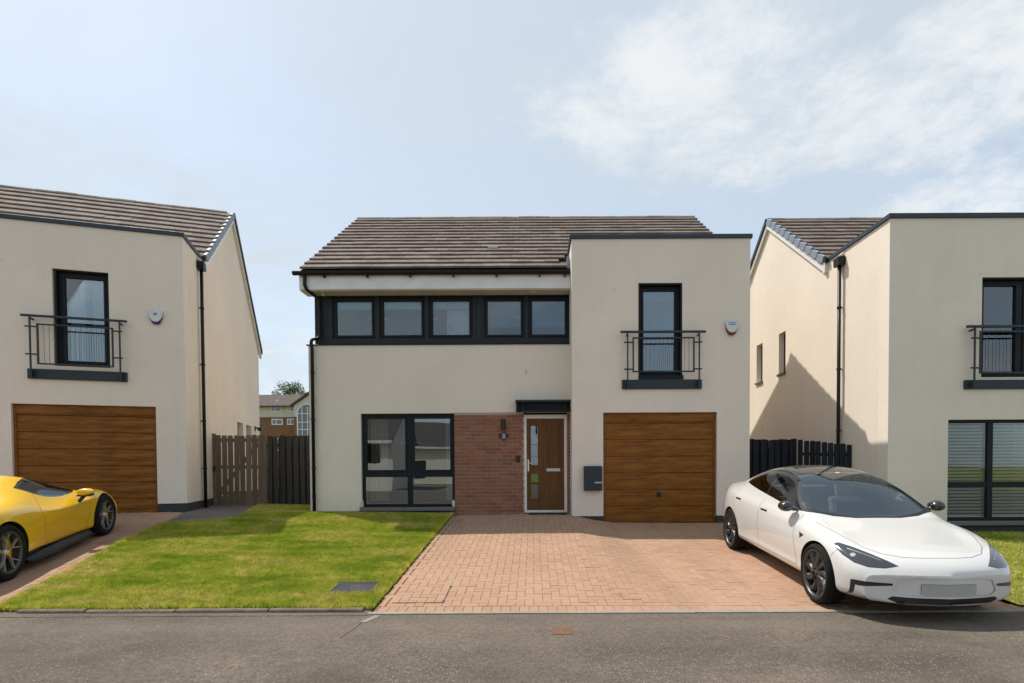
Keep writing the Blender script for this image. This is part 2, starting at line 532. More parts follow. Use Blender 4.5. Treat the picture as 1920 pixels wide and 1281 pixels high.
class MB:
    def __init__(self):
        self.v, self.f, self.mi = [], [], []
        self.cur = 0
    def add(self, vs, fs):
        b = len(self.v)
        self.v += [tuple(p) for p in vs]
        for f in fs:
            self.f.append(tuple(b + i for i in f))
            self.mi.append(self.cur)
        return self
    def box(self, x0, x1, y0, y1, z0, z1):
        x0, x1 = min(x0, x1), max(x0, x1)
        y0, y1 = min(y0, y1), max(y0, y1)
        z0, z1 = min(z0, z1), max(z0, z1)
        vs = [(x0, y0, z0), (x1, y0, z0), (x1, y1, z0), (x0, y1, z0), (x0, y0, z1), (x1, y0, z1), (x1, y1, z1), (x0, y1, z1)]
        return self.add(vs, [(3, 2, 1, 0), (4, 5, 6, 7), (0, 1, 5, 4), (1, 2, 6, 5), (2, 3, 7, 6), (3, 0, 4, 7)])
    def prism(self, poly, axis, a, b):
        """poly: 2D outline; axis 'x': (y,z) swept in x, 'y': (x,z) swept in y, 'z': (x,y) swept in z"""
        n = len(poly)
        def p3(p, t):
            return {'x': (t, p[0], p[1]), 'y': (p[0], t, p[1]), 'z': (p[0], p[1], t)}[axis]
        vs = [p3(p, a) for p in poly] + [p3(p, b) for p in poly]
        fs = [tuple(range(n)), tuple(range(2 * n - 1, n - 1, -1))]
        fs += [(i, i + n, (i + 1) % n + n, (i + 1) % n) for i in range(n)]
        return self.add(vs, fs)
    def tube(self, pts, r, n=8, closed=False, caps=True):
        pts = [Vector(p) for p in pts]
        rs = r if isinstance(r, (list, tuple)) else [r] * len(pts)
        rings = []
        prev = None
        N = len(pts)
        for i, p in enumerate(pts):
            if closed:
                d = (pts[(i + 1) % N] - pts[i - 1]).normalized()
            elif i == 0:
                d = (pts[1] - p).normalized()
            elif i == N - 1:
                d = (p - pts[-2]).normalized()
            else:
                d = ((pts[i + 1] - p).normalized() + (p - pts[i - 1]).normalized()).normalized()
            if prev is None:
                ref = Vector((0, 0, 1)) if abs(d.z) < 0.9 else Vector((1, 0, 0))
                u = d.cross(ref).normalized()
            else:
                u = (prev - d * prev.dot(d)).normalized()
            prev = u
            w = d.cross(u)
            rings.append([p + (u * math.cos(2 * math.pi * k / n) + w * math.sin(2 * math.pi * k / n)) * rs[i] for k in range(n)])
        vs = [q for ring in rings for q in ring]
        fs = []
        last = N if closed else N - 1
        for i in range(last):
            j = (i + 1) % N
            for k in range(n):
                k2 = (k + 1) % n
                fs.append((i * n + k, i * n + k2, j * n + k2, j * n + k))
        if caps and not closed:
            fs.append(tuple(range(n - 1, -1, -1)))
            fs.append(tuple((N - 1) * n + k for k in range(n)))
        return self.add(vs, fs)
    def lathe(self, prof, n=32, axis='y', closed=False):
        """prof: list of (radius, t) revolved about the axis"""
        vs, fs = [], []
        m = len(prof)
        for k in range(n):
            a = 2 * math.pi * k / n
            for (r, t) in prof:
                c, s = r * math.cos(a), r * math.sin(a)
                vs.append((c, t, s) if axis == 'y' else ((c, s, t) if axis == 'z' else (t, c, s)))
        for k in range(n):
            k2 = (k + 1) % n
            for i in range(m if closed else m - 1):
                i2 = (i + 1) % m
                fs.append((k * m + i, k2 * m + i, k2 * m + i2, k * m + i2))
        return self.add(vs, fs)
    def mesh(self, name, mats, bevel=0.0, smooth=False, recalc=True, weld=False, segs=1):
        me = bpy.data.meshes.new(name)
        me.from_pydata(self.v, [], self.f)
        if not isinstance(mats, (list, tuple)):
            mats = [mats]
        for m in mats:
            me.materials.append(MATS[m] if isinstance(m, str) else m)
        if len(mats) > 1:
            me.polygons.foreach_set('material_index', self.mi)
        if bevel or recalc or weld:
            bm = bmesh.new()
            bm.from_mesh(me)
            if weld:
                bmesh.ops.remove_doubles(bm, verts=bm.verts, dist=1e-4)
            if recalc:
                bmesh.ops.recalc_face_normals(bm, faces=bm.faces)
            if bevel:
                es = [e for e in bm.edges if len(e.link_faces) == 2 and e.calc_face_angle(0) > 0.6]
                bmesh.ops.bevel(bm, geom=es, offset=bevel, segments=segs, profile=0.6, affect='EDGES', clamp_overlap=True)
            bm.to_mesh(me)
            bm.free()
        if smooth:
            me.polygons.foreach_set('use_smooth', [True] * len(me.polygons))
        me.update()
        return me
    def build(self, name, mats, parent=None, loc=None, rz=None, **kw):
        o = bpy.data.objects.new(name, self.mesh(name, mats, **kw))
        if loc is not None:
            o.location = loc
        if rz is not None:
            o.rotation_euler = (0, 0, rz)
        return link(o, parent)

def put(name, me, parent, loc=(0, 0, 0), rot=(0, 0, 0), scale=None):
    o = bpy.data.objects.new(name, me)
    o.location = loc
    o.rotation_euler = rot
    if scale:
        o.scale = scale
    return link(o, parent)

def pieces(name, base, mats, xf, parent=None, kind='stuff'):
    """many copies of one small mesh joined into one object, each with its own 'rnd' value"""
    nv = len(base.vertices)
    co = np.empty(nv * 3, np.float32)
    base.vertices.foreach_get('co', co)
    co = co.reshape(-1, 3)
    polys = [tuple(p.vertices) for p in base.polygons]
    V = []
    Fs = []
    rn = []
    for k, m in enumerate(xf):
        a = np.array(m, np.float32)
        V.append(co @ a[:3, :3].T + a[:3, 3])
        Fs += [tuple(i + k * nv for i in p) for p in polys]
        rn += [random.random()] * nv
    me = bpy.data.meshes.new(name)
    me.from_pydata(np.concatenate(V).tolist(), [], Fs)
    for m in mats:
        me.materials.append(MATS[m])
    at = me.attributes.new('rnd', 'FLOAT', 'POINT')
    at.data.foreach_set('value', rn)
    me.update()
    o = bpy.data.objects.new(name, me)
    link(o, parent)
    if kind:
        o['kind'] = kind
    return o

def split_pieces(name, stuffname, base, mat, xf, parent, most=300):
    """the first `most` transforms become objects of their own, the rest one joined part"""
    for m in xf[:most]:
        o = bpy.data.objects.new(name, base)
        o.matrix_local = m
        link(o, parent)
    if len(xf) > most:
        pieces(stuffname, base, [mat], xf[most:], parent)

def wall_grid(mb, x0, x1, z0, z1, ya, yb, holes, axis='y'):
    """a wall with rectangular openings, from x0..x1, z0..z1, between faces ya and yb (reveals included)"""
    xs = sorted({x0, x1, *[h[0] for h in holes], *[h[1] for h in holes]})
    zs = sorted({z0, z1, *[h[2] for h in holes], *[h[3] for h in holes]})
    xs = [x for x in xs if x0 - 1e-6 <= x <= x1 + 1e-6]
    zs = [z for z in zs if z0 - 1e-6 <= z <= z1 + 1e-6]
    def solid(i, j):
        if i < 0 or j < 0 or i >= len(xs) - 1 or j >= len(zs) - 1:
            return False
        cx, cz = (xs[i] + xs[i + 1]) / 2, (zs[j] + zs[j + 1]) / 2
        return not any(h[0] < cx < h[1] and h[2] < cz < h[3] for h in holes)
    def P(x, y, z):
        return (x, y, z) if axis == 'y' else (y, x, z)
    for i in range(len(xs) - 1):
        for j in range(len(zs) - 1):
            if not solid(i, j):
                continue
            a, b, c, d = xs[i], xs[i + 1], zs[j], zs[j + 1]
            mb.add([P(a, ya, c), P(b, ya, c), P(b, ya, d), P(a, ya, d)], [(0, 1, 2, 3)])
            mb.add([P(a, yb, c), P(b, yb, c), P(b, yb, d), P(a, yb, d)], [(3, 2, 1, 0)])
            if not solid(i - 1, j):
                mb.add([P(a, ya, c), P(a, ya, d), P(a, yb, d), P(a, yb, c)], [(0, 1, 2, 3)])
            if not solid(i + 1, j):
                mb.add([P(b, ya, c), P(b, yb, c), P(b, yb, d), P(b, ya, d)], [(0, 1, 2, 3)])
            if not solid(i, j - 1):
                mb.add([P(a, ya, c), P(a, yb, c), P(b, yb, c), P(b, ya, c)], [(0, 1, 2, 3)])
            if not solid(i, j + 1):
                mb.add([P(a, ya, d), P(b, ya, d), P(b, yb, d), P(a, yb, d)], [(0, 1, 2, 3)])

# ------------------------------------------------------------------ ground shape
GHX = [-40, -8, -6.5, -5, -2, -1.4, 0, 0.8, 1.25, 1.65, 6, 12, 40]
GHZ = [0.25, 0.25, 0.22, 0.17, 0.125, 0.13, 0.15, 0.15, 0.06, 0.0, -0.03, -0.08, -0.1]
ROAD_Z = -0.37
EDGE_Y = 5.68

def ground_z(x, y):
    gh = float(np.interp(x, GHX, GHZ))
    t = min(1.0, max(0.0, (y - 5.7) / 5.6))
    return ROAD_Z + (gh - ROAD_Z) * t

def ground_frame(x, y, rz=0.0, dz=0.0):
    z = ground_z(x, y)
    e = 0.08
    dx = (ground_z(x + e, y) - ground_z(x - e, y)) / (2 * e)
    dy = (ground_z(x, y + e) - ground_z(x, y - e)) / (2 * e)
    n = Vector((-dx, -dy, 1)).normalized()
    ax = Vector((math.cos(rz), math.sin(rz), 0))
    ax = (ax - n * ax.dot(n)).normalized()
    ay = n.cross(ax)
    p = Vector((x, y, z)) + n * dz
    return Matrix(((ax.x, ay.x, n.x, p.x), (ax.y, ay.y, n.y, p.y), (ax.z, ay.z, n.z, p.z), (0, 0, 0, 1)))

def ground_sheet(name, poly, mat, dz, step=0.25, kind='structure', thick=0.0):
    """a sheet over a polygon that follows the ground"""
    bm = bmesh.new()
    vs = [bm.verts.new((x, y, 0)) for x, y in poly]
    bm.faces.new(vs)
    x0, x1 = min(p[0] for p in poly), max(p[0] for p in poly)
    y0, y1 = min(p[1] for p in poly), max(p[1] for p in poly)
    nx, ny = int((x1 - x0) / step), int((y1 - y0) / step)
    for k in range(1, nx + 1):
        bmesh.ops.bisect_plane(bm, geom=bm.verts[:] + bm.edges[:] + bm.faces[:], plane_co=(x0 + k * step, 0, 0), plane_no=(1, 0, 0))
    for k in range(1, ny + 1):
        bmesh.ops.bisect_plane(bm, geom=bm.verts[:] + bm.edges[:] + bm.faces[:], plane_co=(0, y0 + k * step, 0), plane_no=(0, 1, 0))
    for v in bm.verts:
        v.co.z = ground_z(v.co.x, v.co.y) + dz
    bmesh.ops.recalc_face_normals(bm, faces=bm.faces)
    if bm.faces and sum(f.normal.z for f in bm.faces) < 0:
        bmesh.ops.reverse_faces(bm, faces=bm.faces)
    me = bpy.data.meshes.new(name)
    bm.to_mesh(me)
    bm.free()
    me.materials.append(MATS[mat])
    o = link(bpy.data.objects.new(name, me))
    if kind:
        o['kind'] = kind
    return o

def inside(p, poly):
    x, y = p
    r = False
    for (x0, y0), (x1, y1) in zip(poly, poly[1:] + poly[:1]):
        if (y0 > y) != (y1 > y) and x < (x1 - x0) * (y - y0) / (y1 - y0) + x0:
            r = not r
    return r
# ------------------------------------------------------------------ the setting: ground, road, drives, lawns
def plain_sheet(name, x0, x1, y0, y1, z, mat, kind='structure'):
    me = bpy.data.meshes.new(name)
    me.from_pydata([(x0, y0, z), (x1, y0, z), (x1, y1, z), (x0, y1, z)], [], [(0, 1, 2, 3)])
    me.materials.append(MATS[mat])
    return tag(link(bpy.data.objects.new(name, me)), kind=kind)

plain_sheet('ground', -900, 900, -900, 1400, -0.46, 'lawn_base')
plain_sheet('road', -45, 45, -11.5, EDGE_Y - 0.055, ROAD_Z, 'asphalt')
plain_sheet('forecourt', -30, 30, -24, -11.5, ROAD_Z - .004, 'slab_grey')
plain_sheet('road_edge', -5.78, -1.72, 5.60, 5.86, ROAD_Z + .004, 'asphalt')
plain_sheet('road_edge', 5.16, 30, 5.60, 5.86, ROAD_Z + .004, 'asphalt')
# soil sheet below the drives and lawns, out to behind the houses
ground_sheet('terrain', [(-30, EDGE_Y - 0.05), (30, EDGE_Y - 0.05), (30, 40), (-30, 40)], 'soil', -0.055, 0.5)

LAWN = [(-5.70, 5.83), (-1.735, 5.83), (-1.735, 11.86), (-4.80, 11.86), (-4.80, 13.70), (-6.85, 13.70), (-6.46, 12.62),
        (-5.89, 11.05), (-6.04, 10.71), (-6.90, 10.14), (-6.68, 9.10), (-6.49, 8.50), (-6.10, 7.20), (-5.86, 6.40)]
RLAWN = [(5.16, 5.8), (14, 5.8), (14, 10.12), (5.16, 10.12)]
ground_sheet('lawn', LAWN, 'lawn_base', 0.028)
ground_sheet('lawn', RLAWN, 'lawn_base', 0.020)

def grass_blades(name, poly, n, hmin, hmax, parent_sheet_dz, seed, hole=None):
    rs = np.random.RandomState(seed)
    x0, x1 = min(p[0] for p in poly), max(p[0] for p in poly)
    y0, y1 = min(p[1] for p in poly), max(p[1] for p in poly)
    P = np.column_stack([rs.uniform(x0, x1, n * 2), rs.uniform(y0, y1, n * 2)])
    ok = np.zeros(len(P), bool)
    px, py = P[:, 0], P[:, 1]
    for (ax, ay), (bx, by) in zip(poly, poly[1:] + poly[:1]):
        c = (ay > py) != (by > py)
        with np.errstate(divide='ignore', invalid='ignore'):
            xi = (bx - ax) * (py - ay) / (by - ay) + ax
        ok ^= c & (px < xi)
    if hole:
        ok &= ~((px > hole[0]) & (px < hole[1]) & (py > hole[2]) & (py < hole[3]))
    P = P[ok][:n]
    m = len(P)
    gh = np.interp(P[:, 0], GHX, GHZ)
    t = np.clip((P[:, 1] - 5.7) / 5.6, 0, 1)
    z = ROAD_Z + (gh - ROAD_Z) * t + parent_sheet_dz
    a = rs.uniform(0, 2 * np.pi, m)
    h = rs.uniform(hmin, hmax, m) * (0.92 + 0.14 * np.sin(P[:, 0] * 2.1 + 3) * np.sin(P[:, 1] * 2.7))
    w = rs.uniform(0.0035, 0.0065, m)
    lean = rs.uniform(0.1, 0.8, m) * h
    la = rs.uniform(0, 2 * np.pi, m)
    V = np.empty((m, 3, 3), np.float32)
    V[:, 0] = np.column_stack([P[:, 0] - np.cos(a) * w, P[:, 1] - np.sin(a) * w, z - 0.004])
    V[:, 1] = np.column_stack([P[:, 0] + np.cos(a) * w, P[:, 1] + np.sin(a) * w, z - 0.004])
    V[:, 2] = np.column_stack([P[:, 0] + np.cos(la) * lean, P[:, 1] + np.sin(la) * lean, z + h])
    me = bpy.data.meshes.new(name)
    me.vertices.add(m * 3)
    me.vertices.foreach_set('co', V.ravel())
    me.loops.add(m * 3)
    me.loops.foreach_set('vertex_index', np.arange(m * 3, dtype=np.int32))
    me.polygons.add(m)
    me.polygons.foreach_set('loop_start', np.arange(0, m * 3, 3, dtype=np.int32))
    at = me.attributes.new('rnd', 'FLOAT', 'POINT')
    at.data.foreach_set('value', np.repeat(rs.uniform(0, 1, m), 3).astype(np.float32))
    me.materials.append(MATS['grass'])
    me.update(calc_edges=True)
    return tag(link(bpy.data.objects.new(name, me)), kind='stuff')

MANHOLE = (-2.36, -1.87, 6.28, 6.66)
g1 = grass_blades('grass', LAWN, 330000, 0.016, 0.052, 0.028, 3, MANHOLE)
tag(g1, 'short sunlit grass of the lawn between the two driveways', 'grass')
g2 = grass_blades('grass', RLAWN, 90000, 0.02, 0.05, 0.020, 4)
tag(g2, 'short green grass of the lawn beyond the white car', 'grass')
# ragged fringe where the turf hangs over its edge
def fringe(path, name, n, seed):
    rs = random.Random(seed)
    poly = []
    mb = MB()
    for _ in range(n):
        k = rs.randrange(len(path) - 1)
        (ax, ay), (bx, by) = path[k], path[k + 1]
        t = rs.random()
        x, y = ax + (bx - ax) * t + rs.gauss(0, 0.014), ay + (by - ay) * t + rs.gauss(0, 0.014)
        z = ground_z(x, y)
        h = rs.uniform(0.02, 0.062)
        a = rs.uniform(0, 6.28)
        l = rs.uniform(0.2, 1.2) * h
        w = rs.uniform(0.003, 0.006)
        mb.add([(x - math.cos(a) * w, y - math.sin(a) * w, z), (x + math.cos(a) * w, y + math.sin(a) * w, z),
                (x + math.cos(a * 3) * l, y + math.sin(a * 3) * l, z + 0.02 + h)], [(0, 1, 2)])
    return mb.build(name, 'grass', recalc=False)
tag(fringe(LAWN[:3] + LAWN[-4:] + LAWN[:1], 'grass_fringe', 26000, 5), 'ragged fringe of longer grass along the lawn edge', 'grass', kind='stuff')
# daisies in the right hand lawn
mb = MB()
rs_ = random.Random(11)
for _ in range(420):
    x, y = rs_.uniform(5.3, 9.6), rs_.uniform(6.0, 9.9)
    z = ground_z(x, y) + 0.062
    r = rs_.uniform(0.008, 0.014)
    mb.add([(x + r * math.cos(k), y + r * math.sin(k), z) for k in (0, 1.05, 2.1, 3.14, 4.19, 5.24)], [(0, 1, 2, 3, 4, 5)])
tag(mb.build('daisy_flowers', 'daisy_white', recalc=False), 'tiny white daisies scattered over the lawn beyond the white car', 'flowers', kind='stuff')

# pavers: chamfered clay blocks
def paver_mesh(name, l, w, h, ch, mat):
    mb = MB()
    a, b = l / 2, w / 2
    vs = [(-a, -b, -h), (a, -b, -h), (a, b, -h), (-a, b, -h),
          (-a, -b, -ch), (a, -b, -ch), (a, b, -ch), (-a, b, -ch),
          (-a + ch, -b + ch, 0), (a - ch, -b + ch, 0), (a - ch, b - ch, 0), (-a + ch, b - ch, 0)]
    fs = [(8, 9, 10, 11)]
    for i in range(4):
        j = (i + 1) % 4
        fs += [(i, j, j + 4, i + 4), (i + 4, j + 4, j + 8, i + 8)]
    return mb.add(vs, fs).mesh(name, mat, recalc=False)

PAV = paver_mesh('paver', 0.1970, 0.0970, 0.04, 0.003, 'paver_clay')

def herringbone(poly, org, rot):
    """places of 200 x 100 mm blocks in 90 degree herringbone inside a polygon"""
    c, s = math.cos(rot), math.sin(rot)
    xs = [p[0] for p in poly]
    ys = [p[1] for p in poly]
    half = []
    R_ = max(max(xs) - min(xs), max(ys) - min(ys)) * 1.5
    n = int(R_ / 0.1)
    out = []
    for i in range(-n, n):
        for j in range(-n, n):
            d = (i - j) % 4
            if d == 0:
                u, v, r = (i + 1.0) * 0.1, (j + 0.5) * 0.1, 0.0
            elif d == 3:
                u, v, r = (i + 0.5) * 0.1, (j + 1.0) * 0.1, math.pi / 2
            else:
                continue
            x, y = org[0] + u * c - v * s, org[1] + u * s + v * c
            if inside((x, y), poly):
                out.append((x, y, r + rot, 1.0))
            else:
                # a cut half block where only one half lies inside
                for sg in (-1, 1):
                    hx, hy = x + sg * .05 * math.cos(r + rot), y + sg * .05 * math.sin(r + rot)
                    if inside((hx, hy), poly):
                        out.append((hx, hy, r + rot, .5))
    return out

def lay(poly, org, rot, parent, seen):
    pl = herringbone(poly, org, rot)
    pl.sort(key=lambda p: (not seen(p[0], p[1]), p[1]))
    rr = random.Random(2)
    xf = []
    for x, y, r, sx in pl:
        m = ground_frame(x, y, r + rr.gauss(0, 0.006), rr.gauss(0, 0.0012))
        m = m @ Matrix.Rotation(rr.gauss(0, 0.006), 4, 'X') @ Matrix.Rotation(rr.gauss(0, 0.004), 4, 'Y') @ Matrix.Scale(sx, 4, (1, 0, 0))
        xf.append(m)
    split_pieces('paver', 'paver_field', PAV, 'paver_clay', xf, parent)

DRIVE = [(-1.64, EDGE_Y + 0.225), (5.08, EDGE_Y + 0.225), (5.08, 11.26), (1.0, 11.26), (0.80, 11.26), (0.80, 11.84), (-1.64, 11.84)]
drive = ground_sheet('driveway', [(-1.70, EDGE_Y), (5.15, EDGE_Y), (5.15, 11.29), (0.83, 11.29), (0.83, 11.87), (-1.70, 11.87)], 'jointing_sand', -0.010)
lay(DRIVE, (0, 5.9), 0.0, drive, lambda x, y: x < 3.1 + (y - 6) * 0.1)
# header course along the road edge and along the lawn edge
hdr = []
x = -1.60
while x < 5.1:
    hdr.append(ground_frame(x, EDGE_Y + 0.115, math.pi / 2, random.gauss(0, 0.001)))
    x += 0.1
y = EDGE_Y + 0.33
while y < 11.8:
    hdr.append(ground_frame(-1.668 + 0.02, y, math.pi / 2, random.gauss(0, 0.001)) @ Matrix.Scale(0.62, 4, (0, 1, 0)))
    y += 0.2
for m in hdr:
    o = bpy.data.objects.new('header_paver', PAV)
    o.matrix_local = m
    link(o, drive)
# pale concrete lip between the blocks and the asphalt
mb = MB()
for k in range(27):
    xa, xb = -1.72 + k * 0.26, -1.72 + (k + 1) * 0.26
    za, zb = ROAD_Z + 0.012, ROAD_Z + 0.012
    e1, e2 = random.uniform(-.006, .006), random.uniform(-.006, .006)
    mb.add([(xa, EDGE_Y - 0.058 + e1, ROAD_Z - .03), (xb, EDGE_Y - 0.058 + e2, ROAD_Z - .03), (xb, EDGE_Y - 0.05 + e2, zb), (xa, EDGE_Y - 0.05 + e1, za),
            (xb, EDGE_Y + 0.012, zb + .004), (xa, EDGE_Y + 0.012, za + .004), (xb, EDGE_Y + 0.012, ROAD_Z - .03), (xa, EDGE_Y + 0.012, ROAD_Z - .03)],
           [(0, 1, 2, 3), (3, 2, 4, 5), (5, 4, 6, 7)])
mb.build('edging_strip', 'concrete', drive, recalc=False)

LDRIVE = [(-12.0, EDGE_Y), (-5.70, EDGE_Y), (-5.87, 6.40), (-6.11, 7.20), (-6.50, 8.50), (-6.69, 9.10), (-6.92, 10.14),
          (-7.10, 11.0), (-7.40, 11.64), (-12.0, 10.25)]
ldrive = ground_sheet('driveway', LDRIVE, 'jointing_sand', -0.010)
lay([(p[0] - 0.03, p[1] + 0.08 if p[1] < 6 else p[1] - 0.04) for p in LDRIVE], (-7.5, 8.0), rad(17), ldrive, lambda x, y: x > -8.2 + (y - 6) * -0.2)
# the slab path between the drive and the side gate
SLAB = [(-6.92, 10.14), (-6.04, 10.71), (-5.89, 11.05), (-6.46, 12.62), (-6.85, 13.70), (-7.96, 13.70), (-7.39, 11.72), (-7.10, 11.0)]
ground_sheet('path', SLAB, 'slab_grey', 0.004, 0.3)

# kerb stones along the front of the lawn
kerb = empty('kerb', (-3.6, 5.76, ROAD_Z))
kerb['kind'] = 'structure'
for xa, xb, dy, tl in ((-5.44, -4.735, 0.012, 0.004), (-4.715, -3.785, 0.0, -0.003), (-3.77, -2.80, 0.004, 0.003), (-2.785, -1.80, -0.004, 0.006)):
    mb = MB()
    prof = [(-0.032, -0.06), (-0.032, 0.014), (-0.024, 0.028), (-0.008, 0.034), (0.032, 0.034), (0.032, -0.06)]
    mb.prism([(p[0] + dy, p[1] + tl) for p in prof], 'x', xa + 3.6, xb + 3.6)
    mb.build('kerb_stone', 'kerb_concrete', kerb, bevel=0.006)

# pale patch and dark joint across the asphalt from the corner of the lawn
def road_strip(name, pts, w, mat, label, cat):
    mb = MB()
    for (a, b) in zip(pts, pts[1:]):
        d = (Vector(b) - Vector(a)).normalized()
        n = Vector((-d.y, d.x)) * w
        mb.add([(a[0] - n.x, a[1] - n.y, ROAD_Z + .004), (b[0] - n.x, b[1] - n.y, ROAD_Z + .004),
                (b[0] + n.x, b[1] + n.y, ROAD_Z + .004), (a[0] + n.x, a[1] + n.y, ROAD_Z + .004)], [(0, 1, 2, 3)])
    return tag(mb.build(name, mat, recalc=False), kind='structure')
road_strip('road_patch', [(-1.60, 5.60), (-1.68, 5.36)], 0.035, 'trench_line', None, None)
road_strip('road_joint', [(-1.685, 5.34), (-1.70, 5.10), (-1.73, 4.86)], 0.004, 'soil', None, None)

# inspection cover in the lawn
def z_at(x, y): return ground_z(x, y)
mc = empty('inspection_cover', (-2.115, 6.47, z_at(-2.115, 6.47)), 0, 'dark grey rectangular inspection cover sunk in the lawn near the kerb', 'manhole cover')
mc.location.z += .034
mc.rotation_euler = ground_frame(-2.115, 6.47).to_euler()
mb = MB()
for s in (-1, 1):
    mb.box(s * 0.225, s * 0.245, -0.19, 0.19, -0.03, 0.012)
    mb.box(-0.2245, 0.2245, s * 0.17, s * 0.19, -0.03, 0.011)
mb.build('frame', 'iron_cover', mc, bevel=0.002)
mb = MB().box(-0.222, 0.222, -0.167, 0.167, -0.03, 0.004)
lid = mb.build('lid', 'iron_cover', mc)
mb = MB()
for i in range(-6, 7):
    for j in range(-4, 5):
        if abs(i) < 2 and abs(j) < 2:
            continue
        x, y = i * 0.033, j * 0.035
        if (i + j) % 2:
            mb.box(x - .012, x + .012, y - .004, y + .004, .0035, .009)
        else:
            mb.box(x - .004, x + .004, y - .012, y + .012, .0035, .009)
mb.build('tread', 'iron_cover', lid)
mb = MB().box(-.03, .03, -.012, .012, .0035, .010)
mb.build('lifting_slot', 'plastic_black', lid)

# recessed block-filled cover in the drive: only its steel frame shows
rc = empty('recessed_cover', (-1.27, 6.31, z_at(-1.27, 6.31)), 0, 'thin steel edge of a recessed cover in the brick drive by the lawn corner', 'manhole cover')
rc.rotation_euler = ground_frame(-1.27, 6.31).to_euler()
mb = MB()
mb.box(-0.29, 0.27, -0.300, -0.290, -.02, .005)
mb.box(0.262, 0.274, -0.2895, 0.30, -.02, .0045)
mb.box(0.255, 0.281, -0.30, -0.235, -.02, .006)
mb.box(0.255, 0.281, 0.25, 0.305, -.02, .006)
mb.build('frame', 'iron_cover', rc)

# small rectangular service cover in the road
sc_ = empty('service_cover', (0.26, 5.05, ROAD_Z), 0, 'small brick red rectangular block set flush in the asphalt', 'cover')
mb = MB().box(-0.088, 0.088, -0.118, 0.118, -.02, .006)
mb.build('block', 'terracotta', sc_, bevel=.003)
# ------------------------------------------------------------------ pieces shared by the houses
TILE_W = 0.296

def tile_mesh(gauge):
    mb = MB()
    w, l = TILE_W - 0.005, gauge + 0.055
    a = w / 2
    t0, t1 = 0.058, 0.014
    vs = [(-a, 0, 0.016), (a, 0, 0.016), (a, 0.004, t0 - 0.006), (-a, 0.004, t0 - 0.006),
          (-a, 0.014, t0), (a, 0.014, t0), (-a, l, t1), (a, l, t1), (-a, l, 0.0), (a, l, 0.0)]
    fs = [(0, 1, 2, 3), (3, 2, 5, 4), (4, 5, 7, 6), (0, 3, 4, 6, 8), (1, 9, 7, 5, 2), (0, 8, 9, 1)]
    return mb.add(vs, fs).mesh('tile', 'roof_tile', recalc=False)

def tile_roof(roof, x0, x1, ye, ze, yr, zr, rows, keep, rank, seed):
    """courses of flat tiles from the eave (ye, ze) up to the ridge (yr, zr)"""
    rr = random.Random(seed)
    ang = math.atan2(zr - ze, yr - ye)
    slope = math.hypot(zr - ze, yr - ye)
    gauge = slope / rows
    me = tile_mesh(gauge)
    xf = []
    n = int(round((x1 - x0) / TILE_W))
    w = (x1 - x0) / n
    for k in range(rows):
        s = k * gauge - 0.03
        y, z = ye + s * math.cos(ang), ze + s * math.sin(ang)
        off = 0.5 if k % 2 else 0.0
        cols = []
        if off:
            cols.append((x0 + w * 0.25, 0.5))
            cols += [(x0 + (i + 1.0) * w, 1.0) for i in range(n - 1)]
            cols.append((x1 - w * 0.25, 0.5))
        else:
            cols = [(x0 + (i + 0.5) * w, 1.0) for i in range(n)]
        row_dx = rr.gauss(0, 0.006)
        for x, sx in cols:
            if not keep(x, y, z):
                continue
            m = (Matrix.Translation((x + row_dx, y + rr.gauss(0, 0.002), z + rr.gauss(0, 0.0012))) @ Matrix.Rotation(ang + rr.gauss(0, 0.003), 4, 'X')
                 @ Matrix.Rotation(rr.gauss(0, 0.004), 4, 'Y') @ Matrix.Rotation(rr.gauss(0, 0.004), 4, 'Z') @ Matrix.Scale(sx * w / TILE_W, 4, (1, 0, 0)))
            xf.append((rank(x, y), m))
    xf.sort(key=lambda t: t[0])
    split_pieces('tile', 'tile_field', me, 'roof_tile', [m for _, m in xf], roof)
    # ridge tiles
    L = 0.45
    mb = MB()
    prof = [(-0.125, -0.085), (-0.10, -0.03), (-0.05, 0.022), (0.0, 0.038), (0.05, 0.022), (0.10, -0.03), (0.125, -0.085), (0.10, -0.075), (0.04, -0.01), (-0.04, -0.01), (-0.10, -0.075)]
    mb.prism(prof, 'x', -L / 2 + 0.004, L / 2 - 0.004)
    rm = mb.mesh('ridge_tile', 'roof_tile')
    x = x0 + L / 2
    while x < x1 - 0.1:
        put('ridge_tile', rm, roof, (min(x, x1 - L / 2), yr, zr + 0.02 + rr.gauss(0, 0.004)), (rr.gauss(0, .02), rr.gauss(0, 0.008), rr.gauss(0, .006)))
        x += L
    return ang, gauge

def roof_deck(roof, x0, x1, ye, ze, yr, zr, yb, zb):
    mb = MB()
    mb.prism([(ye + 0.02, ze - 0.01), (yr, zr - 0.005), (yr, zr - 0.16), (ye + 0.02, ze - 0.14)], 'x', x0 + 0.01, x1 - 0.01)
    mb.build('roof_deck', 'roof_felt', roof)
    mb = MB()
    mb.prism([(yr, zr - 0.004), (yb, zb), (yb, zb - 0.14), (yr, zr - 0.15)], 'x', x0 + 0.012, x1 - 0.012)
    mb.build('back_slope', 'roof_tile', roof)

def rect_frame(mb, x0, x1, z0, z1, ya, yb, t, tb=None):
    tb = tb or t
    mb.box(x0, x0 + t, ya, yb, z0, z1)
    mb.box(x1 - t, x1, ya, yb, z0, z1)
    mb.box(x0 + t, x1 - t, ya + .001, yb, z1 - t, z1)
    mb.box(x0 + t, x1 - t, ya + .001, yb, z0, z0 + tb)

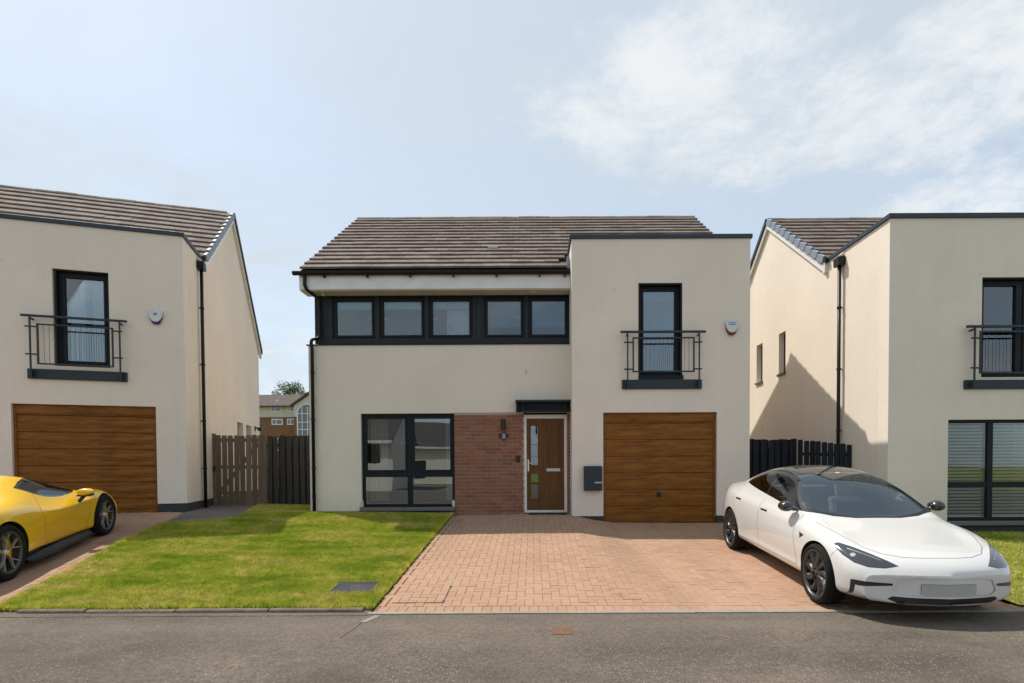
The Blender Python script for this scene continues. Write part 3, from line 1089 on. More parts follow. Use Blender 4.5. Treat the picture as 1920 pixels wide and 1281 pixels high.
def window(house, x0, x1, z0, z1, y, mullions=(), transom=None, bar=0.055, glass='window_glass', sash=True, handles=(), name='window', sill=None):
    """frame with mullions and a transom; each light has its own pane"""
    w = bpy.data.objects.new(name, None)
    link(w, house)
    mb = MB()
    rect_frame(mb, x0, x1, z0, z1, y, y + 0.07, bar)
    xs = [x0 + bar] + [v for m in mullions for v in (m - bar * .9, m + bar * .9)] + [x1 - bar]
    zs = [z0 + bar, z1 - bar] if transom is None else [z0 + bar, transom - bar * .9, transom + bar * .9, z1 - bar]
    for m in mullions:
        mb.box(m - bar * .9, m + bar * .9, y + .003, y + 0.069, z0 + bar, z1 - bar)
    if transom is not None:
        for i in range(0, len(xs), 2):
            mb.box(xs[i], xs[i + 1], y + .001, y + 0.068, transom - bar * .9, transom + bar * .9)
    mb.build('frame', 'anthracite', w, bevel=0.004)
    mb = MB()
    rect_frame(mb, x0 + .02, x1 - .02, z0 + .02, z1 - .02, y + .0705, y + .16, .05)
    mb.build('inner_reveal', 'white_upvc', w)
    for i in range(0, len(xs), 2):
        for j in range(0, len(zs), 2):
            a, b, c, d = xs[i], xs[i + 1], zs[j], zs[j + 1]
            if sash and (transom is None or j == 2):
                mb = MB()
                rect_frame(mb, a + .002, b - .002, c + .002, d - .002, y - 0.012, y + 0.05, 0.042)
                mb.build('sash', 'anthracite', w, bevel=0.004)
                a, b, c, d = a + .042, b - .042, c + .042, d - .042
            MB().box(a - .004, b + .004, y + 0.028, y + 0.034, c - .004, d + .004).build('pane', glass, w)
    for hx, hz, s in handles:
        mb = MB().box(hx - .012, hx + .012, y + .075, y + .095, hz - .03, hz + .03)
        mb.box(hx, hx + s * .11, y + .095, y + .11, hz - .009, hz + .009)
        mb.build('handle', 'white_upvc', w)
    return w

def garage_door(house, x0, x1, z0, z1, y, mat, handle=None, panels=6, head=0.19):
    g = bpy.data.objects.new('garage_door', None)
    link(g, house)
    f = 0.045
    MB().box(x0, x0 + f, y - .012, y + .06, z0, z1).box(x1 - f, x1, y - .012, y + .06, z0, z1).build('frame', mat, g, bevel=.004)
    MB().box(x0 + f, x1 - f, y - .010, y + .06, z1 - head + .012, z1).build('head_panel', mat, g, bevel=.004)
    MB().box(x0 + f, x1 - f, y - .004, y + .05, z1 - head - .014, z1 - head + .009).build('head_bead', mat, g, bevel=.003)
    h = (z1 - head - .016 - z0) / panels
    base = MB()
    w = (x1 - x0) / 2 - f - .003
    base.prism([(0.012, 0.002), (0.002, 0.010), (0, 0.02), (0, h - .02), (0.002, h - .010), (0.012, h - .002), (0.05, h - .002), (0.05, 0.002)], 'x', -w, w)
    pm = base.mesh('panel', mat)
    for k in range(panels):
        put('panel', pm, g, ((x0 + x1) / 2, y + .012, z0 + k * h))
    # dark rubber behind the joints
    MB().box(x0 + f, x1 - f, y + .030, y + .0655, z0, z1 - head - .017).build('backing', 'plastic_black', g)
    if handle:
        hx, hz = handle
        mb = MB().box(hx - .035, hx + .035, y - .002, y + .013, hz - .045, hz + .06)
        mb.tube([(hx - .055, y - .03, hz + .03), (hx + .05, y - .03, hz + .03)], .012, 8)
        mb.tube([(hx, y, hz + .03), (hx, y - .03, hz + .03)], .013, 8)
        mb.build('handle', 'plastic_black', g)
    return g

def juliet(house, xa, xb, zr, zp0, zp1, ix0, ix1, iz0, iz1, pxa, pxb, y=-0.13):
    """Juliet balcony: top rail, two posts, an inner frame with thin rods, and the fixing plate below"""
    b = bpy.data.objects.new('balcony', None)
    link(b, house)
    MB().box(xa, xb, y - .025, y + .025, zr - .020, zr + .022).build('rail', 'balcony_grey', b, bevel=.004)
    for px in (pxa, pxb):
        MB().box(px - .013, px + .013, y - .01, y + .012, zp0 + .02, zr - .02).build('post', 'balcony_grey', b)
        for z in (zr - .21, zr - .75):
            s = -1 if px == pxa else 1
            MB().box(px - s * .13 if s < 0 else px - .10, px + .10 if s < 0 else px + .13, 0, 0, 0, 0) if False else None
            inner = ix0 if px == pxa else ix1
            outer = px - .075 if px == pxa else px + .05
            MB().tube([(inner, y, z), (outer, y - .012, z)], .015, 8).build('bracket', 'balcony_grey', b)
    mb = MB()
    t = .028
    mb.box(ix0, ix1, y - .014, y + .014, iz1 - t, iz1).box(ix0, ix1, y - .014, y + .014, iz0, iz0 + t)
    mb.box(ix0, ix0 + t, y - .0135, y + .0135, iz0 + t, iz1 - t).box(ix1 - t, ix1, y - .0135, y + .0135, iz0 + t, iz1 - t)
    mb.build('inner_frame', 'balcony_grey', b)
    n = 13
    rod = MB().tube([(0, 0, 0), (0, 0, iz1 - iz0 - .05)], .0034, 5).mesh('rod', 'balcony_grey')
    for k in range(n):
        put('rod', rod, b, (ix0 + t + (ix1 - ix0 - 2 * t) * (k + 1) / (n + 1), y, iz0 + .025))
    for px in (pxa, pxb):
        MB().box(px - .014, px + .014, y + .012, -.004, zr - .06, zr - .03).build('stay', 'balcony_grey', b)
        MB().box(px - .02, px + .02, y - .006, -.0455, zp0 + .03, zp1 - .03).build('foot', 'balcony_grey', b)
    MB().box(pxa - .10, pxb + .08, -.045, .0, zp0, zp1).build('fixing_plate', 'balcony_grey', b, bevel=.004)
    return b

def shield_alarm(house, x, z, y, s, low_mat):
    """alarm sounder: pale shield with a coloured lamp below"""
    a = bpy.data.objects.new('alarm_box', None)
    link(a, house)
    out = [(-.118, .135), (-.06, .15), (.06, .15), (.118, .135), (.132, .09), (.115, -.01), (.085, -.075), (.045, -.11), (0, -.12), (-.045, -.11), (-.085, -.075), (-.115, -.01), (-.132, .09)]
    mb = MB().prism([(x + p[0] * s, z + .01 + p[1] * s) for p in out], 'y', y - .075, y - .012)
    mb.build('cover', 'alarm_white', a, bevel=.012, segs=2)
    low = [(-.125, .06), (.125, .06), (.108, -.04), (.075, -.115), (.05, -.15), (-.05, -.15), (-.075, -.115), (-.108, -.04)]
    MB().prism([(x + p[0] * s, z + p[1] * s) for p in low], 'y', y - .055, y).build('lamp', low_mat, a, bevel=.008)
    return a

def pipe(house, pts, r, n=10, brackets=(), name='downpipe'):
    d = bpy.data.objects.new(name, None)
    link(d, house)
    MB().tube(pts, r, n).build('pipe', 'gutter_black', d, smooth=True)
    for (x, y, z, dx, dy) in brackets:
        mb = MB().lathe([(r + .001, -.018), (r + .010, -.018), (r + .010, .018), (r + .001, .018)], 12, 'z')
        mb.v = [(v[0] + x, v[1] + y, v[2] + z) for v in mb.v]
        mb.box(x + min(0, dx), x + max(0, dx) + (.02 if dx == 0 else 0), y + min(0, dy), y + max(0, dy) + (.02 if dy == 0 else 0), z - .012, z + .012)
        mb.build('bracket', 'gutter_black', d)
    return d

def curtain(name, x0, x1, z0, z1, y, mat, label, folds=5, amp=.03, parent_loc=None, rz=0.0):
    mb = MB()
    n = folds * 8
    pts = []
    for i in range(n + 1):
        t = i / n
        pts.append((x0 + (x1 - x0) * t, y + amp * math.sin(t * folds * 2 * math.pi) + amp * .3 * math.sin(t * folds * 5.1 + 1)))
    vs = [(p[0], p[1], z0) for p in pts] + [(p[0], p[1] * 1.0, z1) for p in pts]
    mb.add(vs, [(i, i + 1, n + 2 + i, n + 1 + i) for i in range(n)])
    o = mb.build(name, mat, recalc=False, smooth=True, loc=parent_loc, rz=rz)
    return tag(o, label, 'curtain')

def part(house, name, mat, *boxes, bevel=0.0):
    mb = MB()
    for b in boxes:
        mb.box(*b)
    return mb.build(name, mat, house, bevel=bevel)

# ================================================================== the house in the middle
Y0 = 11.3
H1 = empty('detached_house', (0, Y0, 0), 0, 'cream rendered house with brick entrance panel, brown front door and dark strip of upper windows', 'house', 'cream rendered houses along the street')
XL, XR, XB = -4.827, 4.447, 0.80          # left gable, right gable, left face of the garage block
YM, YC = 0.58, 0.70                       # main wall, recessed cladding
GX = (1.44, 3.777, 2.262)
BX = (2.164, 3.059, 2.99, 4.895)
# garage block
mb = MB()
wall_grid(mb, XB, XR, 0.135, 5.79, 0.0, 0.30, [(GX[0], GX[1], 0.0, GX[2]), BX])
mb.build('block_wall', 'render_stone', H1, weld=True)
mb = MB().box(XB, XB + .28, .301, 1.45, 0.05, 5.79)
mb.build('block_side_wall', 'render_stone', H1)
mb = MB()
mb.prism([(.301, -.1), (.301, 5.79), (.95, 5.79), (4.27, 8.02), (7.96, 5.25), (7.96, -.1)], 'x', XR - .30, XR - .001)
mb.build('gable_wall', 'render_cream', H1)
for a, b in ((XB + .012, GX[0] - .002), (GX[1] + .002, XR - .012)):
    part(H1, 'plinth', 'plinth_dark', (a, b, .012, .28, -.12, .134))
part(H1, 'coping', 'coping_grey', (XB - .035, XR + .035, -.035, .32, 5.79, 5.872), (XB - .034, XB + .30, .3205, 1.35, 5.79, 5.870), (XR - .30, XR + .034, .3205, 1.35, 5.79, 5.870), bevel=.005)
part(H1, 'flat_roof', 'coping_grey', (XB + .29, XR - .31, .31, 1.35, 5.55, 5.60))
# main wall: render above the brick panel, window opening, plinth
WX = (-3.72, -1.70, 0.30, 2.322)
mb = MB()
wall_grid(mb, XL, XB - .001, 0.215, 3.79, YM, YM + .30, [WX, (-1.70, XB, 0.0, 2.332)])
mb.build('front_wall', 'render_cream', H1, weld=True)
part(H1, 'plinth', 'plinth_dark', (XL + .012, -1.702, YM + .012, YM + .28, 0.0, .2145))
part(H1, 'wall_capping', 'anthracite', (XL - .04, XB - .002, YM - .03, YC + .06, 3.79, 3.812), bevel=.004)
mb = MB().prism([(YM + .301, -.1), (YM + .301, 3.79), (7.96, 3.79), (7.96, -.1)], 'x', XL + .001, XL + .30)
mb.build('side_wall', 'render_cream', H1)
mb = MB().prism([(YC + .2, 3.812), (YC + .2, 5.25), (4.27, 7.95), (7.96, 5.25), (7.96, 3.812)], 'x', XL + .115, XL + .30)
mb.build('gable_wall', 'render_cream', H1)
part(H1, 'back_wall', 'render_cream', (XL + .31, XR - .31, 7.66, 7.95, -.1, 5.25))
# clad strip of upper windows
UPW = [(-4.345, -3.415), (-3.325, -2.335), (-2.255, -1.295), (-1.06, -0.175), (-0.09, 0.785)]
UZ0, UZ1 = 3.955, 4.865
mb = MB()
wall_grid(mb, XL + .112, XB - .002, 3.8125, 4.93, YC, YC + .16, [(a, b, UZ0, UZ1) for a, b in UPW])
mb.build('cladding', 'cladding_grey', H1, weld=True)
part(H1, 'cladding_corner', 'cladding_grey', (XL + .105, XL + .155, YC - .012, YC - .0005, 3.8135, 4.90), (XL + .33, XL + .37, YC - .010, YC - .0005, 3.8135, 4.90),
     (-1.245, -1.215, YC - .010, YC - .0005, 3.8135, 4.90), (-1.135, -1.105, YC - .010, YC - .0005, 3.8135, 4.90), bevel=.003)
for k, (a, b) in enumerate(UPW):
    window(H1, a, b, UZ0, UZ1, YC + .035, bar=.04, glass='window_glass_upper',
           handles=(((b - .075, 4.42, -1),) if k in (0, 3) else ((a + .075, 4.42, 1),)))
# front window
part(H1, 'window_sill', 'sill_stone', (WX[0] - .03, WX[1] + .005, YM - .06, YM + .20, .217, .30), bevel=.008)
window(H1, WX[0], WX[1], WX[2], WX[3], YM + .075, mullions=(-2.683,), transom=1.005, bar=.062, handles=((-2.79, 1.70, -1), (-2.57, 1.70, 1)))
for xa, xb in ((WX[0] - .03, WX[0] + .035), (WX[1] - .06, WX[1] - .002)):
    part(H1, 'sill_upstand', 'soffit_cream', (xa, xb, YM - .02, YM + .06, .3005, .44), bevel=.012)
# brick panel
bp = bpy.data.objects.new('brick_panel', None)
link(bp, H1)
part(bp, 'mortar', 'mortar', (-1.699, -.205, YM + .012, YM + .28, -.05, 2.331), (.735, XB - .002, YM + .012, YM + .28, -.05, 2.331))
def brick_mesh(l):
    return MB().box(-l / 2, l / 2, 0, .10, 0, .0665).mesh('brick', 'brick_red', bevel=.003)
CH, BL, J = .0785, .2165, .011
cache = {}
rr = random.Random(3)
for xa, xb in ((-1.697, -.207), (.737, XB - .003)):
    z, k = .02, 0
    while z < 2.26:
        x = xa - (BL + J) * (0.5 if k % 2 else 0.0)
        while x < xb - .01:
            a, b = max(x, xa), min(x + BL, xb)
            if b - a > .02:
                l = round(b - a, 3)
                if l not in cache:
                    cache[l] = brick_mesh(l)
                put('brick', cache[l], bp, ((a + b) / 2, YM + rr.gauss(0, .0012), z), (0, 0, rr.gauss(0, .003)))
            x += BL + J
        z += CH
        k += 1
# front door
DX0, DX1, DZ0, DZ1 = -.203, .733, .165, 2.285
fd = bpy.data.objects.new('front_door', None)
link(fd, H1)
mb = MB()
mb.box(DX0, DX0 + .062, YM + .02, YM + .10, DZ0, DZ1).box(DX1 - .062, DX1, YM + .02, YM + .10, DZ0, DZ1)
mb.box(DX0 + .062, DX1 - .062, YM + .021, YM + .10, DZ1 - .085, DZ1).box(DX0 + .062, DX1 - .062, YM + .015, YM + .10, DZ0, DZ0 + .05)
mb.build('door_frame', 'white_upvc', fd, bevel=.005)
lx0, lx1, lz0, lz1 = DX0 + .064, DX1 - .064, DZ0 + .052, DZ1 - .087
PAN = [(lx0 + .075, lx0 + .255, 1.18, 2.06), (lx0 + .075, lx0 + .255, .45, 1.02)]
mb = MB()
wall_grid(mb, lx0, lx1, lz0, lz1, YM + .045, YM + .09, PAN)
leaf = mb.build('door_leaf', 'oak_door', fd, weld=True)
for p in PAN:
    mb = MB()
    rect_frame(mb, p[0] + .001, p[1] - .001, p[2] + .001, p[3] - .001, YM + .036, YM + .07, .014)
    mb.build('glazing_bead', 'oak_door', leaf)
    if p[3] > 1.5:
        for gz_ in (1.385, 1.635):
            MB().box(p[0] + .014, p[1] - .014, YM + .050, YM + .0575, gz_, gz_ + .010).build('glazing_bar', 'oak_door', leaf)
    MB().box(p[0] + .013, p[1] - .013, YM + .058, YM + .064, p[2] + .013, p[3] - .013).build('pane', 'window_glass', leaf)
mb = MB()
for gx in (lx0 + .36, lx0 + .47, lx0 + .58, lx0 + .69):
    mb.box(gx - .003, gx + .003, YM + .0435, YM + .05, lz0 + .05, lz1 - .05)
mb.build('groove', 'plastic_black', leaf)
part(leaf, 'letter_plate', 'steel_satin', (.285, .585, YM + .034, YM + .0455, 1.055, 1.125), bevel=.004)
mb = MB().box(lx0 + .018, lx0 + .046, YM + .030, YM + .046, 1.06, 1.315)
mb.tube([(lx0 + .032, YM + .03, 1.235), (lx0 + .032, YM - .02, 1.235), (lx0 + .14, YM - .02, 1.235)], .010, 8)
mb.build('handle', 'chrome', leaf)
part(H1, 'door_step', 'slab_grey', (-.20, .73, YM - .06, YM + .3, .02, .164))
# steel canopy over the door
cn = bpy.data.objects.new('door_canopy', None)
link(cn, H1)
part(cn, 'web', 'anthracite', (-.36, XB - .003, YM - .10, YM - .001, 2.36, 2.53))
part(cn, 'top_flange', 'balcony_grey', (-.375, XB - .002, YM - .24, YM - .001, 2.531, 2.575), bevel=.003)
part(cn, 'bottom_flange', 'anthracite', (-.36, XB - .003, YM - .235, YM - .001, 2.336, 2.359))
for x in (-.352, -.215, .665):
    part(cn, 'stiffener', 'balcony_grey', (x, x + .014, YM - .23, YM - .1005, 2.3595, 2.5305))
# wall lantern, number plate, bell
wl_ = bpy.data.objects.new('wall_lamp', None)
link(wl_, H1)
mb = MB().lathe([(.0, -.115), (.046, -.115), (.048, -.10), (.048, .10), (.046, .115), (.0, .115)], 18, 'z')
mb.v = [(v[0] - .638, v[1] + YM - .075, v[2] + 2.07) for v in mb.v]
mb.build('lamp_body', 'plastic_black', wl_, smooth=False)
part(wl_, 'lamp_bracket', 'plastic_black', (-.675, -.60, YM - .04, YM - .002, 2.03, 2.11))
npl = bpy.data.objects.new('number_plate', None)
link(npl, H1)
out = [(-.10, .03), (-.085, .06), (-.04, .065), (-.02, .085), (.03, .085), (.045, .06), (.09, .055), (.10, .02), (.085, -.02), (.045, -.03), (.03, -.075), (-.02, -.08), (-.04, -.035), (-.09, -.03)]
MB().prism([(-.632 + p[0], 1.815 + p[1]) for p in out], 'y', YM - .022, YM - .003).build('plate', 'plastic_black', npl, bevel=.003)

def text_mesh(s, size, mat, depth=.003):
    cu = bpy.data.curves.new('lettering', 'FONT')
    cu.body = s
    cu.size = size
    cu.extrude = depth
    cu.align_x, cu.align_y = 'CENTER', 'CENTER'
    tmp = bpy.data.objects.new('lettering', cu)
    COL.objects.link(tmp)
    dg = bpy.context.evaluated_depsgraph_get()
    me = bpy.data.meshes.new_from_object(tmp.evaluated_get(dg))
    bpy.data.objects.remove(tmp)
    me.materials.clear()
    me.materials.append(MATS[mat])
    return me
put('digit', text_mesh('8', .15, 'print_pale'), npl, (-.632, YM - .0245, 1.817), (math.pi / 2, 0, 0))
bl = part(H1, 'door_bell', 'plastic_black', (-.372, -.282, YM - .03, YM - .002, 1.268, 1.405), bevel=.008)
part(bl, 'button', 'plinth_dark', (-.345, -.309, YM - .034, YM - .0295, 1.29, 1.325), bevel=.003)
# grey post box beside the garage
pb = bpy.data.objects.new('post_box', None)
link(pb, H1)
MB().box(1.032, 1.404, -.14, -.002, .665, 1.168).build('box', 'balcony_grey', pb, bevel=.02, segs=2)
part(pb, 'slot', 'steel_satin', (1.245, 1.400, -.149, -.139, .815, .845), bevel=.003)
# garage door, balcony door, balcony, alarm
garage_door(H1, GX[0] + .004, GX[1] - .004, -.02, GX[2] - .004, .075, 'oak_garage', (2.60, .56))
mb = MB()
rect_frame(mb, BX[0] + .002, BX[1] - .002, BX[2] + .002, BX[3] - .002, -.004, .12, .030)
mb.build('opening_lining', 'anthracite', H1)
window(H1, BX[0] + .032, BX[1] - .032, BX[2] + .032, BX[3] - .032, .12, bar=.05, name='balcony_door')
part(H1, 'threshold', 'anthracite', (BX[0] + .0, BX[1] + .02, -.03, .0, BX[2] - .055, BX[2] + .03))
juliet(H1, 1.775, 3.50, 3.872, 2.735, 2.925, 2.02, 3.275, 3.06, 3.765, 1.922, 3.372)
shield_alarm(H1, 4.06, 3.975, 0, 1.0, 'alarm_red')
ov = MB()
ov.add([(4.06 + .085 * math.cos(a * .5236), -.0762, 4.045 + .034 * math.sin(a * .5236)) for a in range(12)], [tuple(range(12))])
ov.build('emblem', 'print_violet', bpy.data.objects['alarm_box'], recalc=False)
ov = MB()
ov.add([(4.06 + .070 * math.cos(a * .5236), -.0772, 4.045 + .010 * math.sin(a * .5236)) for a in range(12)], [tuple(range(12))])
ov.build('emblem_band', 'alarm_white', bpy.data.objects['alarm_box'], recalc=False)
# eaves: fascia, soffit, gutter, downpipe
part(H1, 'fascia', 'white_upvc', (XL - .065, XB - .002, .318, .340, 4.905, 5.20), (XL - .065, XL - .040, .341, .55, 4.935, 5.20))
part(H1, 'soffit', 'soffit_cream', (XL - .064, XB - .003, .3405, YC + .05, 4.885, 4.904))
mb = MB()
prof = [(.205 + .055 + .055 * math.cos(a), 5.250 + .075 * math.sin(a)) for a in [math.pi + k * math.pi / 8 for k in range(9)]]
inner = [(.205 + .055 + .049 * math.cos(a), 5.251 + .068 * math.sin(a)) for a in [2 * math.pi - k * math.pi / 8 for k in range(9)]]
mb.prism(prof + inner, 'x', XL - .165, XB - .003)
gut = mb.build('gutter', 'gutter_black', H1)
part(gut, 'gutter_end', 'gutter_black', (XL - .170, XL - .1655, .208, .312, 5.185, 5.25))
for x in (-4.35, -3.45, -2.55, -1.65, -.75, .15, .68):
    part(gut, 'gutter_bracket', 'gutter_black', (x - .018, x + .018, .198, .317, 5.135, 5.18))
pipe(H1, [(-4.755, .262, 5.19), (-4.755, .262, 4.98), (-4.735, .30, 4.90), (-4.61, .60, 4.80), (-4.60, .625, 4.74), (-4.60, .625, 4.02), (-4.62, .60, 3.95), (-4.70, .47, 3.89), (-4.715, .455, 3.83), (-4.715, .50, 3.70), (-4.715, .50, .10)], .036,
     brackets=((-4.60, .625, 4.15, 0, .06), (-4.715, .50, 3.2, 0, .07), (-4.715, .50, 2.2, 0, .07), (-4.715, .50, 1.15, 0, .07), (-4.715, .50, .55, 0, .07)))
sl = part(H1, 'soffit_camera', 'alarm_white', (-4.51, -4.45, .50, .60, 4.84, 4.8845), bevel=.012)
part(H1, 'soffit_lamp', 'soffit_cream', (-.05, .06, .45, .55, 4.865, 4.8845), bevel=.006)
# roof
RE, RR = (.345, 5.335), (4.27, 8.12)
roof = bpy.data.objects.new('roof', None)
link(roof, H1)
roof_deck(roof, -4.884, 4.55, RE[0], RE[1], RR[0], RR[1], 8.2, 5.33)
tile_roof(roof, -4.884, 4.55, RE[0], RE[1], RR[0], RR[1], 15, lambda x, y, z: x < XB - .12 or y > .98, lambda x, y: y + (20 if (x > 1 and y < 1.9) else 0), 1)
part(roof, 'abutment_flashing', 'verge_grey', (XB - .075, XB - .002, .345, .60, 5.33, 5.52), (XB - .055, XB - .002, .601, .80, 5.50, 5.68))
# a small pale slipped piece on the tiles
part(roof, 'vent_tile', 'white_upvc', (-1.02, -.80, 1.52, 1.56, 6.235, 6.262))
# rooms behind the windows
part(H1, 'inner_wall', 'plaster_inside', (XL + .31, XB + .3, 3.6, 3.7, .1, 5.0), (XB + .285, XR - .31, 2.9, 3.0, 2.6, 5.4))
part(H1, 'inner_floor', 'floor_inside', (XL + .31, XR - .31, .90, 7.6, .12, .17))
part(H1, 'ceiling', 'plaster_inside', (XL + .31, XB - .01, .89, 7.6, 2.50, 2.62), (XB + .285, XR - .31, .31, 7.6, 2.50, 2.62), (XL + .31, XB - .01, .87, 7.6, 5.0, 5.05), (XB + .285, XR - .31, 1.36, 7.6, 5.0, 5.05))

# things inside the windows
curtain('curtain', -3.60, -3.20, .42, 2.24, 11.3 + YM + .30, 'cream_cloth', 'cream curtain drawn to the left side of the ground floor window of the middle house', 5, .045)
curtain('curtain', -1.93, -1.74, .42, 2.24, 11.3 + YM + .26, 'white_cloth', 'narrow pale curtain in the ground floor window, beside the brick panel', 3, .03)
BLAB = ['green roller blind at the top of the leftmost upper window of the middle house', 'green roller blind at the top of the second upper window from the downpipe',
        'green roller blind at the top of the third upper window from the downpipe']
for k in range(3):
    a, b = UPW[k]
    mb = MB().box(a + .06, b - .06, 11.3 + YC + .17, 11.3 + YC + .174, UZ1 - .20, UZ1 - .03)
    mb.tube([(a + .05, 11.3 + YC + .19, UZ1 - .03), (b - .05, 11.3 + YC + .19, UZ1 - .03)], .022, 8)
    mb.box(a + .06, b - .06, 11.3 + YC + .168, 11.3 + YC + .178, UZ1 - .235, UZ1 - .2005)
    tag(mb.build('roller_blind', 'blind_green'), BLAB[k], 'blind')
a, b = UPW[2]
curtain('curtain', a + .36, b - .05, UZ0 + .03, UZ1 - .23, 11.3 + YC + .24, 'white_cloth', 'white curtain in the right half of the third upper window from the downpipe', 7, .018)
for k, t in ((3, 'grey blue blind drawn down in the fourth upper window from the downpipe'), (4, 'grey blue blind drawn down in the upper window next to the garage block')):
    a, b = UPW[k]
    mb = MB().box(a + .06, b - .06, 11.3 + YC + .17, 11.3 + YC + .174, UZ0 + .30, UZ1 - .03)
    mb.box(a + .06, b - .06, 11.3 + YC + .168, 11.3 + YC + .178, UZ0 + .27, UZ0 + .2995)
    tag(mb.build('roller_blind', 'blind_grey'), t, 'blind')
mb = MB().box(BX[0] + .09, BX[1] - .09, 11.3 + .28, 11.3 + .284, BX[3] - .28, BX[3] - .09)
tag(mb.build('roller_blind', 'blind_grey'), 'pale roller blind at the top of the balcony door above the middle garage', 'blind')
dm = MB().box(-.10, .70, Y0 + YM - .36, Y0 + YM - .07, .152, .172).build('door_mat', 'rubber_mat', bevel=.006)
tag(dm, 'black rectangular door mat in front of the brown front door', 'door mat')

# ================================================================== the neighbouring houses
def neighbour(loc, rz, m, cfg, label):
    h = empty('detached_house', loc, rz, label, 'house', 'cream rendered houses along the street')
    W, TOP = cfg['W'], cfg.get('top', 5.87)
    ye, ze, yr, zr, yb, zb = cfg['roof']
    X = lambda a: m * a
    def B(name, mat, *bs, bevel=0.0, parent=None):
        return part(parent or h, name, mat, *[(X(b[0]), X(b[1]), *b[2:]) for b in bs], bevel=bevel)
    mb = MB()
    holes = [(min(X(a), X(b)), max(X(a), X(b)), c, d) for a, b, c, d in cfg['holes']]
    wall_grid(mb, min(0, X(W)), max(0, X(W)), .16, TOP - .085, 0.0, .30, holes)
    mb.build('block_wall', 'render_stone', h, weld=True)
    for a, b in cfg['plinth']:
        B('plinth', 'plinth_dark', (a, b, .012, .29, -.25, .1595))
    # side wall: grid with openings up to the eaves, gable above
    mb = MB()
    zt = 5.0
    sh = cfg.get('side_holes', [])
    yend = yb - .18
    wall_grid(mb, .3005, yend, .16, zt, X(0.0005), X(.28), sh, axis='x')
    mb.build('side_wall', 'render_cream', h, weld=True)
    sl_f = (zr - ze) / (yr - ye)
    sl_b = (zr - zb) / (yb - yr)
    mb = MB().prism([(.3005, zt), (.3005, TOP - .086), (ye + .12, TOP - .086), (yr, zr - .20), (yend, zb + .18 * sl_b - .20), (yend, zt)], 'x', X(.0006), X(.28))
    mb.build('gable_wall', 'render_cream', h)
    B('plinth', 'plinth_dark', (.012, .27, .3015, yend, -.25, .1592))
    B('coping', 'coping_grey', (-.035, W, -.035, .33, TOP - .085, TOP), (-.034, .30, .3305, ye - .10, TOP - .085, TOP - .002), bevel=.005)
    B('flat_roof', 'coping_grey', (.29, W, .31, ye + .3, TOP - .30, TOP - .25))
    B('block_inner_side', 'render_stone', (W, W + .25, 0.001, yr, .16, TOP - .09))
    B('back_wall', 'render_cream', (.29, cfg['L'], yend - .25, yend - .01, -.1, zb - .1))
    if cfg['L'] > W + .5:
        L = cfg['L']
        wx0, wx1 = sorted((X(W + .251), X(L - .10)))
        wm = (wx0 + wx1) / 2
        mb = MB()
        wall_grid(mb, wx0, wx1, -.1, ze - .16, ye + .20, ye + .46, [(wm - .9, wm + .9, .35, 2.3), (wm - .9, wm + .9, 3.3, 4.6)])
        mb.build('front_wall', 'render_cream', h, weld=True)
        window(h, wm - .9, wm + .9, .35, 2.3, ye + .27, mullions=(wm,))
        window(h, wm - .9, wm + .9, 3.3, 4.6, ye + .27, mullions=(wm,))
        mb = MB().prism([(ye + .461, -.1), (ye + .461, ze - .1), (yr, zr - .2), (yend, zb - .1), (yend, -.1)], 'x', X(L - .35), X(L - .101))
        mb.build('gable_wall', 'render_cream', h)
        B('fascia', 'white_upvc', (W + .26, L, ye - .03, ye - .008, ze - .26, ze - .04))
        B('inner_wall', 'plaster_inside', (W + .27, L - .36, ye + 2.6, ye + 2.7, -.05, ze - .2))
    roof = bpy.data.objects.new('roof', None)
    link(roof, h)
    x0, x1 = min(X(-.06), X(cfg['L'])), max(X(-.06), X(cfg['L']))
    roof_deck(roof, x0, x1, ye, ze, yr, zr, yb, zb)
    ang, gauge = tile_roof(roof, x0, x1, ye, ze, yr, zr, cfg['rows'], cfg['keep'], lambda x, y: abs(x), cfg['seed'])
    # dry verge caps stepping up the front slope of the gable, plain strip down the back
    c, s = math.cos(ang), math.sin(ang)
    mb = MB()
    cap = [(-.02, .06), (-.012, .098), (.10, .092), (gauge - .045, .052), (gauge - .045, -.095), (.05, -.085), (-.012, -.045), (-.02, -.03)]
    mb.prism(cap, 'x', X(-.105), X(-.035))
    capm = mb.mesh('verge_cap', 'verge_grey', bevel=.006)
    for k in range(cfg['rows']):
        d = k * gauge - .035
        put('verge_cap', capm, roof, (0, ye + d * c, ze + d * s), (ang, 0, 0))
    mb = MB()
    mb.prism([(yr + .02, zr + .05), (yb + .05, zb + .03), (yb + .05, zb - .10), (yr + .02, zr - .08)], 'x', X(-.105), X(-.045))
    mb.build('verge_strip', 'coping_grey', roof)
    # white barge boards below the verge and the boxed eaves end
    mb = MB()
    mb.prism([(ye + .01, ze - .10), (yr, zr - .085), (yr, zr - .23), (ye + .01, ze - .255)], 'x', X(-.070), X(-.001))
    mb.build('barge_board', 'white_upvc', h)
    mb = MB()
    mb.prism([(yr + .001, zr - .085), (yb + .02, zb - .11), (yb + .02, zb - .27), (yr + .001, zr - .24)], 'x', X(-.070), X(-.001))
    mb.build('barge_board', 'soffit_cream', h)
    B('eaves_box', 'white_upvc', (-.072, .10, ye - .085, ye + .009, ze - .30, ze - .06))
    B('gutter', 'gutter_black', (-.10, .10, ye - .16, ye - .0855, ze - .10, ze - .01))
    # downpipe with hopper on the side of the block
    dy = cfg['dp']
    dp = pipe(h, [(X(-.075), dy, TOP - .36), (X(-.075), dy, -.15)], .036,
              brackets=tuple((X(-.075), dy, z, X(.07), 0) for z in (4.6, 3.3, 2.0, .9)))
    mb = MB()
